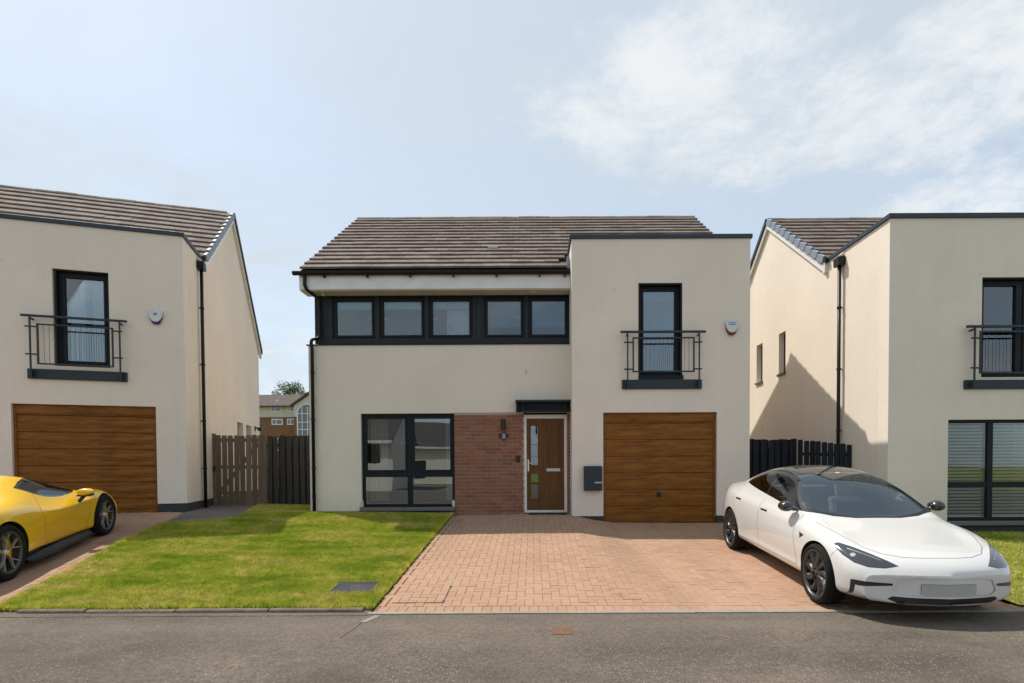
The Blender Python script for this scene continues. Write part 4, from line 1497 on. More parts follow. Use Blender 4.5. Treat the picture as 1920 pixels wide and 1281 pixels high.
    mb.prism([(-.10, 0), (.10, 0), (.11, .17), (-.11, .17)], 'x', X(-.15), X(-.004))
    mb.v = [(v[0], v[1] + dy, v[2] + TOP - .40) for v in mb.v]
    mb.build('hopper', 'gutter_black', dp)
    MB().tube([(X(-.07), dy - .02, TOP - .20), (X(-.02), dy - .02, TOP - .16), (X(.05), dy - .02, TOP - .16)], .04, 10).build('outlet', 'soffit_cream', dp, smooth=True)
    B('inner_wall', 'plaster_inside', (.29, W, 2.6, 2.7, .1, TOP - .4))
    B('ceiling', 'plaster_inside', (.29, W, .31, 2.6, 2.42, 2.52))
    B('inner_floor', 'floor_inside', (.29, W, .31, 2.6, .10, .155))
    return h, B, X

# ---- left neighbour, turned 17 degrees
LP, LR = (-7.38, 11.7, .26), rad(17)
L_G = (.545, 3.008, -.05, 2.195)
L_B = (1.335, 2.287, 2.965, 4.900)
H2, B2, X2 = neighbour(LP, LR, -1, dict(W=3.7, L=8.2, roof=(1.53, 5.90, 4.585, 8.27, 8.76, 5.16), rows=11, seed=5, dp=1.10,
    holes=[L_G, L_B], plinth=[(.012, .543), (3.01, 3.7)], keep=lambda x, y, z: x > -7.5,
    side_holes=[(4.95, 5.75, 1.0, 2.30), (6.25, 7.1, 1.0, 2.31)]),
    'cream rendered house at an angle behind the yellow car, its side gable facing the gate')
garage_door(H2, -L_G[1] + .004, -L_G[0] - .004, -.06, L_G[3] - .004, .075, 'oak_garage_b')
mb = MB()
rect_frame(mb, -L_B[1] + .03, -L_B[0] - .002, L_B[2] + .002, L_B[3] - .002, .03, .14, .026)
mb.build('opening_lining', 'anthracite', H2)
window(H2, -L_B[1] + .056, -L_B[0] - .028, L_B[2] + .028, L_B[3] - .028, .12, bar=.06, name='balcony_door')
juliet(H2, -2.75, -.985, 3.905, 2.69, 2.885, -2.50, -1.225, 2.96, 3.76, -2.61, -1.115)
shield_alarm(H2, -.50, 4.06, 0, 1.0, 'alarm_blue')
bpy.data.objects['alarm_box.001']['label'] = 'white alarm box with dark blue lamp'
MB().box(-.53, -.47, -.0775, -.0745, 4.085, 4.135).build('emblem', 'print_violet', bpy.data.objects['alarm_box.001'])
for a, b in ((4.95, 5.75), (6.25, 7.1)):
    MB().box(-.16, -.13, a, b, 1.0, 2.30).build('pane', 'window_glass_dark', H2)
# lamp on the rear corner of the side wall
mb = MB().box(.0, .03, 7.62, 7.70, 2.2, 2.36).box(.03, .20, 7.63, 7.69, 2.27, 2.32).box(.10, .24, 7.56, 7.76, 2.20, 2.275)
mb.build('wall_lamp', 'plastic_black', H2)
def lw(x, y, z=0):
    c, s = math.cos(LR), math.sin(LR)
    return (LP[0] + x * c - y * s, LP[1] + x * s + y * c, LP[2] + z)
curtain('curtain', -2.12, -1.86, 3.06, 4.80, .32, 'white_cloth', 'white curtain in the left part of the balcony door above the yellow car', 4, .03, LP, LR)
curtain('curtain', -1.86, -1.74, 3.06, 4.80, .38, 'blue_cloth', 'narrow blue curtain in the middle of the balcony door above the yellow car', 2, .03, LP, LR)
curtain('curtain', -1.74, -1.42, 3.06, 4.80, .32, 'white_cloth', 'white curtain in the right part of the balcony door above the yellow car', 5, .03, LP, LR)

# ---- right neighbour
RP = (6.579, 10.2, -.10)
R_B = (1.711, 3.30, 2.87, 4.705)
R_W = (1.115, 3.00, .21, 2.09)
H3, B3, X3 = neighbour(RP, 0.0, 1, dict(W=4.6, L=8.0, roof=(2.21, 5.86, 5.19, 8.06, 9.0, 5.15), rows=11, seed=9, dp=1.53,
    holes=[R_B, R_W], plinth=[(.012, 4.6)], keep=lambda x, y, z: x < 4.8,
    side_holes=[(5.60, 6.02, 3.70, 4.78), (4.165, 4.56, 3.69, 4.77)]),
    'cream rendered house behind the white car, its sunlit side wall carrying a gable shadow')
for a, b in ((5.60, 6.02), (4.165, 4.56)):
    w = bpy.data.objects.new('window', None)
    link(w, H3)
    mb = MB().box(.14, .19, a, a + .04, 3.70, 4.77).box(.14, .19, b - .04, b, 3.70, 4.77).box(.141, .19, a + .04, b - .04, 4.72, 4.77).box(.141, .19, a + .04, b - .04, 3.70, 3.75)
    mb.build('frame', 'anthracite', w)
    MB().box(.16, .166, a + .038, b - .038, 3.748, 4.722).build('pane', 'window_glass_dark', w)
    MB().box(-.05, .13, a - .03, b + .03, 3.64, 3.698).build('sill', 'sill_stone', w, bevel=.005)
mb = MB()
rect_frame(mb, R_B[0] + .002, R_B[1] - .002, R_B[2] + .002, R_B[3] - .002, .03, .14, .026)
mb.build('opening_lining', 'anthracite', H3)
window(H3, R_B[0] + .028, R_B[1] - .028, R_B[2] + .028, R_B[3] - .028, .12, mullions=(2.52,), bar=.05, name='balcony_door', sash=True)
juliet(H3, 1.335, 3.75, 3.770, 2.65, 2.815, 1.575, 3.5, 2.915, 3.69, 1.485, 3.60)
part(H3, 'window_sill', 'sill_stone', (R_W[0] - .03, R_W[1] + .03, -.055, .2, .125, .21), bevel=.008)
window(H3, R_W[0], R_W[1], R_W[2], R_W[3], .075, mullions=(1.965,), transom=.88, bar=.058, sash=False, glass='window_glass_clear')
for (a, b, t) in ((1.17, 1.91, 'white slatted blind in the left half of the window behind the white car'), (2.02, 2.94, 'white slatted blind in the right half of the window behind the white car')):
    mb = MB()
    z = .30
    while z < 2.02:
        mb.add([(a, .17, z + .018), (b, .17, z + .018), (b, .205, z - .020), (a, .205, z - .020)], [(0, 1, 2, 3)])
        z += .062
    mb.box(a, b, .165, .21, 2.02, 2.05)
    o = mb.build('venetian_blind', 'blind_white', loc=RP, recalc=False)
    tag(o, t, 'blind')
curtain('curtain', 2.28, 2.46, 2.95, 4.62, .33, 'white_cloth', 'pale curtain behind the balcony door of the house above the white car', 2, .03, RP, 0)
# ------------------------------------------------------------------ fences and gates
def board_mesh(w, h, t, mat, top='flat'):
    mb = MB()
    if top == 'flat':
        mb.box(-w / 2, w / 2, -t / 2, t / 2, 0, h)
    else:
        mb.prism([(-w / 2, 0), (w / 2, 0), (w / 2, h - .02), (w / 2 - .015, h), (-w / 2 + .015, h), (-w / 2, h - .02)], 'y', -t / 2, t / 2)
    return mb.mesh('board', mat, bevel=.003)

rf = random.Random(21)
FY = 13.72
gz = .20
gate = empty('side_gate', (-7.35, FY, gz), 0, 'weathered brown timber side gate with gaps between upright boards', 'gate')
bm_ = board_mesh(.126, 1.76, .022, 'timber_weathered', 'dog')
for k in range(8):
    put('board', bm_, gate, (-.50 + k * .148, rf.gauss(0, .003), .02 + rf.gauss(0, .008)), (rf.gauss(0, .004), rf.gauss(0, .006), rf.gauss(0, .02)))
for z in (.30, .95, 1.62):
    MB().box(-.57, .59, .014, .058, z, z + .085).build('rail', 'timber_weathered', gate, bevel=.003)
mb = MB()
mb.prism([(-.52, .40), (-.42, .40), (.55, 1.60), (.45, 1.60)], 'y', .0145, .055)
mb.build('brace', 'timber_weathered', gate)
MB().box(-.645, -.585, -.03, .05, 0, 1.83).build('hanging_post', 'timber_weathered', gate, bevel=.004)
MB().tube([(-.60, -.045, .90), (-.60, -.045, 1.0)], .012, 8).box(-.62, -.58, -.04, -.030, .88, 1.02).build('latch', 'plastic_black', gate)

fen = empty('timber_fence', (-5.72, FY, gz), 0, 'dark stained timber fence panel between the gate and the middle house', 'fence')
MB().box(-1.06, -.93, -.05, .07, -.05, 1.80).build('post', 'timber_weathered', fen, bevel=.005)
bm_ = board_mesh(.112, 1.74, .02, 'timber_stained')
for k in range(11):
    put('board', bm_, fen, (-.86 + k * .166, -.012 + rf.gauss(0, .003), .03 + rf.gauss(0, .012)), (0, rf.gauss(0, .006), rf.gauss(0, .015)))
for k in range(11):
    put('board', bm_, fen, (-.777 + k * .166, .052 + rf.gauss(0, .003), .02 + rf.gauss(0, .012)), (0, rf.gauss(0, .006), 0))
for z in (.30, .86, 1.50):
    MB().box(-.925, .88, .002, .040, z, z + .07).build('rail', 'timber_stained', fen)

# dark fence between the middle and the right house: a level panel and a lower stepped gate
rfen = empty('garden_fence', (5.15, 12.3, -.05), 0, 'black painted board fence panel beside the garage block of the middle house', 'fence')
bm_ = board_mesh(.118, 1.80, .02, 'timber_blackblue', 'dog')
for k in range(9):
    put('board', bm_, rfen, (-.66 + k * .165, rf.gauss(0, .003), rf.gauss(0, .010)), (0, rf.gauss(0, .006), 0))
for k in range(8):
    put('board', bm_, rfen, (-.577 + k * .165, .062, rf.gauss(0, .010)), (0, rf.gauss(0, .006), 0))
for z in (.30, .95, 1.55):
    MB().box(-.70, .72, .012, .050, z, z + .07).build('rail', 'timber_blackblue', rfen)
MB().box(.655, .735, -.03, .05, -.05, 1.81).build('post', 'timber_blackblue', rfen, bevel=.004)
ga = math.atan2(11.345 - 12.28, 6.565 - 5.90)
rg = empty('garden_gate', (5.90, 12.28, -.06), ga, 'lower black painted board gate against the sunlit wall behind the white car', 'gate')
L_ = math.hypot(6.565 - 5.90, 11.345 - 12.28)
for k in range(8):
    x = .07 + k * (L_ - .10) / 8
    hgt = 1.80 - .165 * (x / L_)
    b = board_mesh(.112, hgt, .02, 'timber_blackblue', 'dog')
    put('board', b, rg, (x, rf.gauss(0, .003), rf.gauss(0, .006)), (0, rf.gauss(0, .005), rf.gauss(0, .02)))
for z in (.30, .95, 1.42):
    mb = MB().prism([(.01, z + .02), (L_ - .02, z - .02), (L_ - .02, z + .05), (.01, z + .09)], 'y', .013, .05)
    mb.build('rail', 'timber_blackblue', rg)
MB().box(L_ - .075, L_ - .005, -.04, .05, -.05, 1.64).build('post', 'timber_blackblue', rg, bevel=.004)

# ------------------------------------------------------------------ flats and a tree far behind
apt = empty('apartment_building', (-25, 55, -.4), 0, 'distant brick and cream block of flats with brown roof, seen above the fence', 'building')
def A(name, mat, *bs, parent=None, bevel=0):
    return part(parent or apt, name, mat, *bs, bevel=bevel)
A('brick_wall', 'brick_far', (-14, 9, 0, 8, 0, 6.68))
A('render_wall', 'render_far', (-14, 9, .02, 7.98, 6.681, 7.85))
A('string_course', 'brick_far', (-14, 9, -.06, -.001, 6.58, 6.70))
mb = MB().prism([(-.45, 7.70), (-.45, 7.82), (5.0, 9.62), (8.4, 7.80)], 'x', -14.3, 9.3)
mb.build('roof', 'tile_far', apt)
for x in (-1.3, -3.2, .9):
    MB().box(x, x + .30, 1.6 + x * .2, 1.9 + x * .2, 8.3, 8.62).build('roof_vent', 'white_upvc', apt)
def far_window(x0, x1, z0, z1, split=True, y=0.0):
    w = bpy.data.objects.new('window', None)
    link(w, apt)
    mb = MB()
    rect_frame(mb, x0, x1, z0, z1, y - .06, y - .001, .09)
    if split:
        c = (x0 + x1) / 2 - .1
        mb.box(c - .04, c + .04, y - .055, y - .002, z0 + .09, z1 - .09)
    mb.build('frame', 'white_upvc', w)
    MB().box(x0 + .08, x1 - .08, y - .035, y - .025, z0 + .08, z1 - .08).build('pane', 'window_glass_dark', w)
    MB().box(x0 + .08, x1 - .08, y - .022, y - .012, z0 + .08, z1 - .08).build('net_curtain', 'blind_white' if z0 < 6.3 else 'blind_grey', w)
for x0, x1, z0, z1 in ((-1.18, -.08, 7.22, 7.76), (.52, 1.22, 7.22, 7.76), (-1.10, .02, 5.94, 6.54), (.45, 1.28, 5.94, 6.54), (-5.2, -4.1, 7.22, 7.76), (-5.2, -4.1, 5.94, 6.54),
                       (-1.10, .02, 3.4, 4.6), (.45, 1.28, 3.4, 4.6)):
    far_window(x0, x1, z0, z1)
# gabled stair bay with a tall arched window
mb = MB().prism([(1.55, 0), (1.55, 7.75), (3.95, 9.35), (6.3, 7.75), (6.3, 0)], 'y', -1.0, -.002)
mb.build('stair_bay', 'render_far', apt)
mb = MB().prism([(1.30, 7.62), (3.95, 9.45), (6.6, 7.62), (6.6, 7.80), (3.95, 9.66), (1.30, 7.80)], 'y', -1.25, 4.0)
mb.build('bay_roof', 'tile_far', apt)
A('brick_pier', 'brick_far', (1.56, 1.80, -1.08, -1.001, 0, 6.65))
aw = bpy.data.objects.new('arched_window', None)
link(aw, apt)
arc = [(2.9 + .98 * math.cos(a), 6.95 + .92 * math.sin(a)) for a in [math.pi * k / 12 for k in range(13)]]
MB().prism([(3.88, 2.0)] + arc + [(1.92, 2.0)], 'y', -1.03, -1.002).build('pane', 'window_glass_dark', aw)
mb = MB()
mb.tube([(3.88, -1.04, 2.0)] + [(p[0], -1.04, p[1]) for p in arc] + [(1.92, -1.04, 2.0)], .07, 6)
for x in (2.38, 2.9, 3.42):
    mb.box(x - .035, x + .035, -1.07, -1.035, 2.0, 7.6)
for z in (4.0, 4.7, 5.4, 6.1, 6.95):
    mb.box(1.92, 3.88, -1.068, -1.034, z - .035, z + .035)
mb.build('frame', 'white_upvc', aw)

def tree(loc, h, r, label, n, seed):
    t = empty('broadleaf_tree', loc, 0, label, 'tree')
    rr_ = random.Random(seed)
    mb = MB()
    mb.tube([(0, 0, 0), (.1, 0, h * .35), (.05, .1, h * .6), (0, 0, h * .85)], [.28, .22, .15, .05], 8)
    for k in range(7):
        a = k * 2.4
        z = h * (.42 + .06 * k)
        mb.tube([(0, 0, z), (math.cos(a) * r * .4, math.sin(a) * r * .4, z + r * .25), (math.cos(a) * r * .75, math.sin(a) * r * .75, z + r * .5)], [.10, .06, .025], 6)
    mb.build('trunk', 'bark', t)
    V, Fc, rn = [], [], []
    clumps = []
    for k in range(34):
        a, u = rr_.uniform(0, 6.28), rr_.uniform(-.55, 1)
        q = rr_.uniform(.35, 1.0) * math.sqrt(max(.05, 1 - u * u))
        clumps.append((math.cos(a) * r * q, math.sin(a) * r * q, h - r * 1.05 + u * r * .95, rr_.uniform(.22, .42) * r, rr_.random()))
    for k in range(n):
        cx, cy, cz, cr, cb = rr_.choice(clumps)
        d = Vector((rr_.gauss(0, 1), rr_.gauss(0, 1), rr_.gauss(0, .8))).normalized() * cr * rr_.uniform(.5, 1.05)
        p = Vector((cx, cy, cz)) + d
        u = Vector((rr_.gauss(0, 1), rr_.gauss(0, 1), rr_.gauss(0, 1))).normalized()
        v = u.orthogonal().normalized()
        s = rr_.uniform(.06, .13)
        b = len(V)
        V += [p - u * s, p + v * s * .6, p + u * s, p - v * s * .6]
        Fc.append((b, b + 1, b + 2, b + 3))
        rn += [min(1, max(0, cb * .6 + rr_.uniform(0, .5)))] * 4
    me = bpy.data.meshes.new('crown')
    me.from_pydata(V, [], Fc)
    me.materials.append(MATS['leaf_far'])
    me.attributes.new('rnd', 'FLOAT', 'POINT').data.foreach_set('value', rn)
    link(bpy.data.objects.new('crown', me), t)
    return t
tree((-33.0, 75, -.4), 13.1, 2.5, 'green tree top rising above the roof of the distant flats', 5200, 4)

# ------------------------------------------------------------------ houses across the road (their mirror images stand in the windows)
def opposite(loc, w, d, eave, ridge, label, wins, mat='render_cream'):
    h = empty('opposite_house', loc, 0, label, 'house', 'houses across the road, mirrored in the windows')
    mb = MB()
    wall_grid(mb, -w / 2, w / 2, 0, eave, 0.0, -.3, [(a, b, c, e) for a, b, c, e in wins])
    mb.build('front_wall', mat, h, weld=True)
    for s in (-1, 1):
        mb = MB().prism([(-.301, 0), (-.301, eave), (-d / 2, ridge - .1), (-d, eave), (-d, 0)], 'x', s * w / 2, s * (w / 2 - .28))
        mb.build('gable_wall', mat, h)
    part(h, 'back_wall', mat, (-w / 2 + .29, w / 2 - .29, -d, -d + .28, 0, eave))
    rise = (ridge - eave) / (d / 2)
    mb = MB().prism([(.35, eave - .35 * rise + .02), (.35, eave - .35 * rise + .14), (-d / 2, ridge + .14), (-d - .35, eave - .35 * rise + .14), (-d - .35, eave - .35 * rise + .02), (-d / 2, ridge + .02)], 'x', -w / 2 - .15, w / 2 + .15)
    mb.build('roof', 'tile_far', h)
    part(h, 'fascia', 'white_upvc', (-w / 2 - .1, w / 2 + .1, .36, .39, eave - .35 * rise - .12, eave - .35 * rise + .10))
    for a, b, c, e in wins:
        wn_ = bpy.data.objects.new('window', None)
        link(wn_, h)
        mb = MB()
        rect_frame(mb, a, b, c, e, -.16, -.10, .07)
        mb.build('frame', 'anthracite', wn_)
        MB().box(a + .06, b - .06, -.14, -.13, c + .06, e - .06).build('pane', 'window_glass_dark', wn_)
    return h
opposite((-9.0, -29, -.40), 15, 7.5, 3.75, 6.1, 'long low cream house across the road, mirrored in the ground floor window right pane',
         [(-3.2, -1.4, .5, 2.25), (1.6, 3.4, .5, 2.25), (4.4, 6.2, .5, 2.25)])
opposite((-12.3, -13, -.40), 5.6, 7.0, 3.6, 6.0, 'narrow cream house across the road, mirrored in the ground floor window left pane',
         [(.9, 2.0, 1.9, 3.35), (-1.8, -.6, 1.2, 2.9)])
opposite((6.0, -24, -.40), 11, 8.0, 5.2, 8.0, 'two storey cream house across the road, mirrored in the windows behind the white car',
         [(-3.6, -2.0, 3.2, 4.6), (1.0, 2.6, 3.2, 4.6), (-3.4, -1.6, .7, 2.2), (1.0, 3.0, .3, 2.4)], 'render_far')
# ------------------------------------------------------------------ cars
def make_paint(name, base, coat=1.0, rough=0.35):
    t = NT(name)
    v = t.coord()
    n = t.noise(v, 2.0, 3)
    t.set(color=t.mix(n, tuple(x * 0.97 for x in base), tuple(min(1, x * 1.02) for x in base)), rough=rough, coat=coat, coatr=0.03, spec=0.5)
    return t
make_paint('paint_white', (0.64, 0.635, 0.62), 1.0, 0.22)
make_paint('paint_yellow', (0.90, 0.52, 0.0), 0.8, 0.35)
make_paint('gloss_black', (0.010, 0.010, 0.012), 1.0, 0.15)
make_paint('lamp_dark', (0.035, 0.035, 0.045), 1.0, 0.08)
make_paint('lamp_red', (0.20, 0.006, 0.006), 1.0, 0.1)
make_powder('satin_black', (0.012, 0.012, 0.013), 0.5)
make_powder('tyre', (0.013, 0.0125, 0.012), 0.85, 0.2)
make_powder('seat_pale', (0.62, 0.62, 0.60), 0.7)
make_powder('seat_dark', (0.03, 0.03, 0.035), 0.7)
make_powder('plate_blank', (0.42, 0.415, 0.41), 0.5)
make_powder('skirt_grey', (0.014, 0.016, 0.019), 0.5, 0.3)
flat('rim_dark', (0.085, 0.083, 0.085), 0.42, 0.75)
flat('rim_silver', (0.50, 0.49, 0.48), 0.32, 0.6)
flat('disc_steel', (0.22, 0.22, 0.23), 0.4, 1.0)
make_glass('car_glass', 2.2, (0.90, 0.98, 0.97))
make_glass('car_glass_dark', 1.7, (0.13, 0.14, 0.14))
make_glass('car_glass_roof', 1.75, (0.16, 0.17, 0.17))

def subdivided(verts, faces, levels, creases=None):
    me = bpy.data.meshes.new('cage')
    me.from_pydata(verts, [], faces)
    o = bpy.data.objects.new('cage', me)
    COL.objects.link(o)
    if creases:
        at = me.attributes.new('crease_edge', 'FLOAT', 'EDGE')
        for e in me.edges:
            k = tuple(sorted(e.vertices))
            if k in creases:
                at.data[e.index].value = creases[k]
    md = o.modifiers.new('s', 'SUBSURF')
    md.levels = levels
    md.render_levels = levels
    dg = bpy.context.evaluated_depsgraph_get()
    out = bpy.data.meshes.new_from_object(o.evaluated_get(dg))
    bpy.data.objects.remove(o)
    return out

class Shell:
    """a smooth closed body grown from cross sections, then cut along outlines into panels"""
    def __init__(self, stations, levels=3, creases=()):
        K = len(stations[0])
        ring = 2 * K - 2
        V, Fc = [], []
        for st in stations:
            V += [(p[0], p[1], p[2]) for p in st]
            V += [(p[0], -p[1], p[2]) for p in st[-2:0:-1]]
        n = len(stations)
        for j in range(n - 1):
            for i in range(ring):
                i2 = (i + 1) % ring
                Fc.append((j * ring + i, j * ring + i2, (j + 1) * ring + i2, (j + 1) * ring + i))
        for j, flip in ((0, False), (n - 1, True)):
            b = j * ring
            for s in (0, 1):
                idx = lambda i: b + (i if s == 0 else (ring - i) % ring)
                for i in range(K // 2 - 1):
                    q = [idx(i), idx(i + 1), idx(K - 2 - i), idx(K - 1 - i)]
                    Fc.append(tuple(q))
        cr = {}
        for i, j0, j1, val in creases:
            for j in range(j0, j1):
                for ii in (i, ring - i):
                    cr[tuple(sorted((j * ring + ii, (j + 1) * ring + ii)))] = val
        me = subdivided(V, Fc, levels, cr)
        self.bm = bmesh.new()
        self.bm.from_mesh(me)
        bmesh.ops.recalc_face_normals(self.bm, faces=self.bm.faces)
        self.tag = self.bm.faces.layers.int.new('panel')
        self.names = ['body']
        self.bvh = BVHTree.FromBMesh(self.bm)
    def hit(self, o, d):
        r = self.bvh.ray_cast(Vector(o), Vector(d).normalized())
        return r[0], r[1]
    def cut(self, name, poly, axes, ok, among=None):
        """cut a convex outline; axes = the two coordinates of the outline; ok(face centre, normal) limits it"""
        bm = self.bm
        ia, ib = axes
        ic = 3 - ia - ib
        area = sum(p[0] * q[1] - q[0] * p[1] for p, q in zip(poly, poly[1:] + poly[:1]))
        if area < 0:
            poly = poly[::-1]
        a0, a1 = min(p[0] for p in poly) - .02, max(p[0] for p in poly) + .02
        b0, b1 = min(p[1] for p in poly) - .02, max(p[1] for p in poly) + .02
        if among is not None:
            among = [self.names.index(a) for a in among]
        Fs = []
        for f in bm.faces:
            if among is not None and f[self.tag] not in among:
                continue
            if not ok(f.calc_center_median(), f.normal):
                continue
            va = [v.co[ia] for v in f.verts]
            vb = [v.co[ib] for v in f.verts]
            if max(va) < a0 or min(va) > a1 or max(vb) < b0 or min(vb) > b1:
                continue
            Fs.append(f)
        for p, q in zip(poly, poly[1:] + poly[:1]):
            if not Fs:
                break
            no = [0, 0, 0]
            no[ia], no[ib] = q[1] - p[1], -(q[0] - p[0])
            no = Vector(no)
            if no.length < 1e-7:
                continue
            no.normalize()
            co = [0, 0, 0]
            co[ia], co[ib] = p[0], p[1]
            co = Vector(co)
            geom = list(Fs) + list({e for f in Fs for e in f.edges}) + list({v for f in Fs for v in f.verts})
            r = bmesh.ops.bisect_plane(bm, geom=geom, dist=1e-5, plane_co=co, plane_no=no)
            Fs = [f for f in r['geom'] if isinstance(f, bmesh.types.BMFace) and (f.calc_center_median() - co).dot(no) < 0]
        if name not in self.names:
            self.names.append(name)
        k = self.names.index(name)
        for f in Fs:
            f[self.tag] = k
        return Fs
    def drop(self, name):
        k = self.names.index(name)
        bmesh.ops.delete(self.bm, geom=[f for f in self.bm.faces if f[self.tag] == k], context='FACES')
    def part(self, name, objname, mat, parent, offset=0.0, side=None):
        """make an object from one panel, keeping the normals of the whole shell"""
        bm = self.bm
        bm.normal_update()
        ks = [self.names.index(n) for n in (name if isinstance(name, (list, tuple)) else [name])]
        fs = [f for f in bm.faces if f[self.tag] in ks and (side is None or f.calc_center_median().y * side > 0)]
        vid, V, N, Fc = {}, [], [], []
        for f in fs:
            idx = []
            for v in f.verts:
                if v not in vid:
                    vid[v] = len(V)
                    V.append(v.co + v.normal * offset)
                    N.append(v.normal.copy())
                idx.append(vid[v])
            Fc.append(idx)
        me = bpy.data.meshes.new(objname)
        me.from_pydata(V, [], Fc)
        me.materials.append(MATS[mat])
        me.polygons.foreach_set('use_smooth', [True] * len(me.polygons))
        me.normals_split_custom_set_from_vertices(N)
        me.update()
        return link(bpy.data.objects.new(objname, me), parent)
    def seam(self, mb, pts, axis, sign, w=.0024, lift=.0012):
        """a thin dark joint line laid on the surface; pts are 3D, projected along the axis"""
        d = [0, 0, 0]
        d[axis] = -sign
        P = []
        for a, b in zip(pts, pts[1:]):
            n = max(2, int((Vector(b) - Vector(a)).length / .03))
            for k in range(n):
                P.append(Vector(a).lerp(Vector(b), k / n))
        P.append(Vector(pts[-1]))
        S = []
        for p in P:
            o = p.copy()
            o[axis] = sign * 3
            h, nn = self.hit(o, d)
            if h is not None:
                S.append((h, nn))
        for k in range(len(S) - 1):
            (h0, n0), (h1, n1) = S[k], S[k + 1]
            t = (h1 - h0)
            if t.length < 1e-6 or t.length > .2:
                continue
            s0 = n0.cross(t).normalized() * w
            s1 = n1.cross(t).normalized() * w
            mb.add([h0 - s0 + n0 * lift, h0 + s0 + n0 * lift, h1 + s1 + n1 * lift, h1 - s1 + n1 * lift], [(0, 1, 2, 3)])

def arch_outline(xc, zc, r, n=26, drop=-.1):
    pts = [(xc + r * math.cos(a), zc + r * math.sin(a)) for a in [math.pi * k / n for k in range(n + 1)]]
    return pts + [(xc - r, drop), (xc + r, drop)]

def arch_liner(sh, parent, xc, zc, r, side, depth=.42):
    mb = MB()
    n = 26
    ring = []
    for k in range(-4, n + 5):
        a = math.pi * k / n
        x, z = xc + r * math.cos(a), zc + r * math.sin(a)
        if k < 0 or k > n:
            x = xc + (r if k < 0 else -r)
            z = zc - r * .28 * (-k if k < 0 else k - n) / 2
        h, nn = sh.hit((x + (.004 if x > xc else -.004), side * 3, z + .004), (0, -side, 0))
        y = abs(h.y) if h is not None and abs(h.y) > .5 else .86
        ring.append((x, z, y))
    vs = []
    for x, z, y in ring:
        vs += [(x, side * (y - .001), z), (xc + (x - xc) * .985, side * (y - .03), zc + (z - zc) * .985 if z > zc else z), (x * .99 + xc * .01, side * depth, z)]
    m = len(ring)
    fs = []
    for k in range(m - 1):
        for j in range(2):
            fs.append((3 * k + j, 3 * k + 3 + j, 3 * k + 4 + j, 3 * k + 1 + j))
    fs.append(tuple(3 * k + 2 for k in range(m)))
    return mb.add(vs, fs).build('arch_liner', 'satin_black', parent, recalc=False)

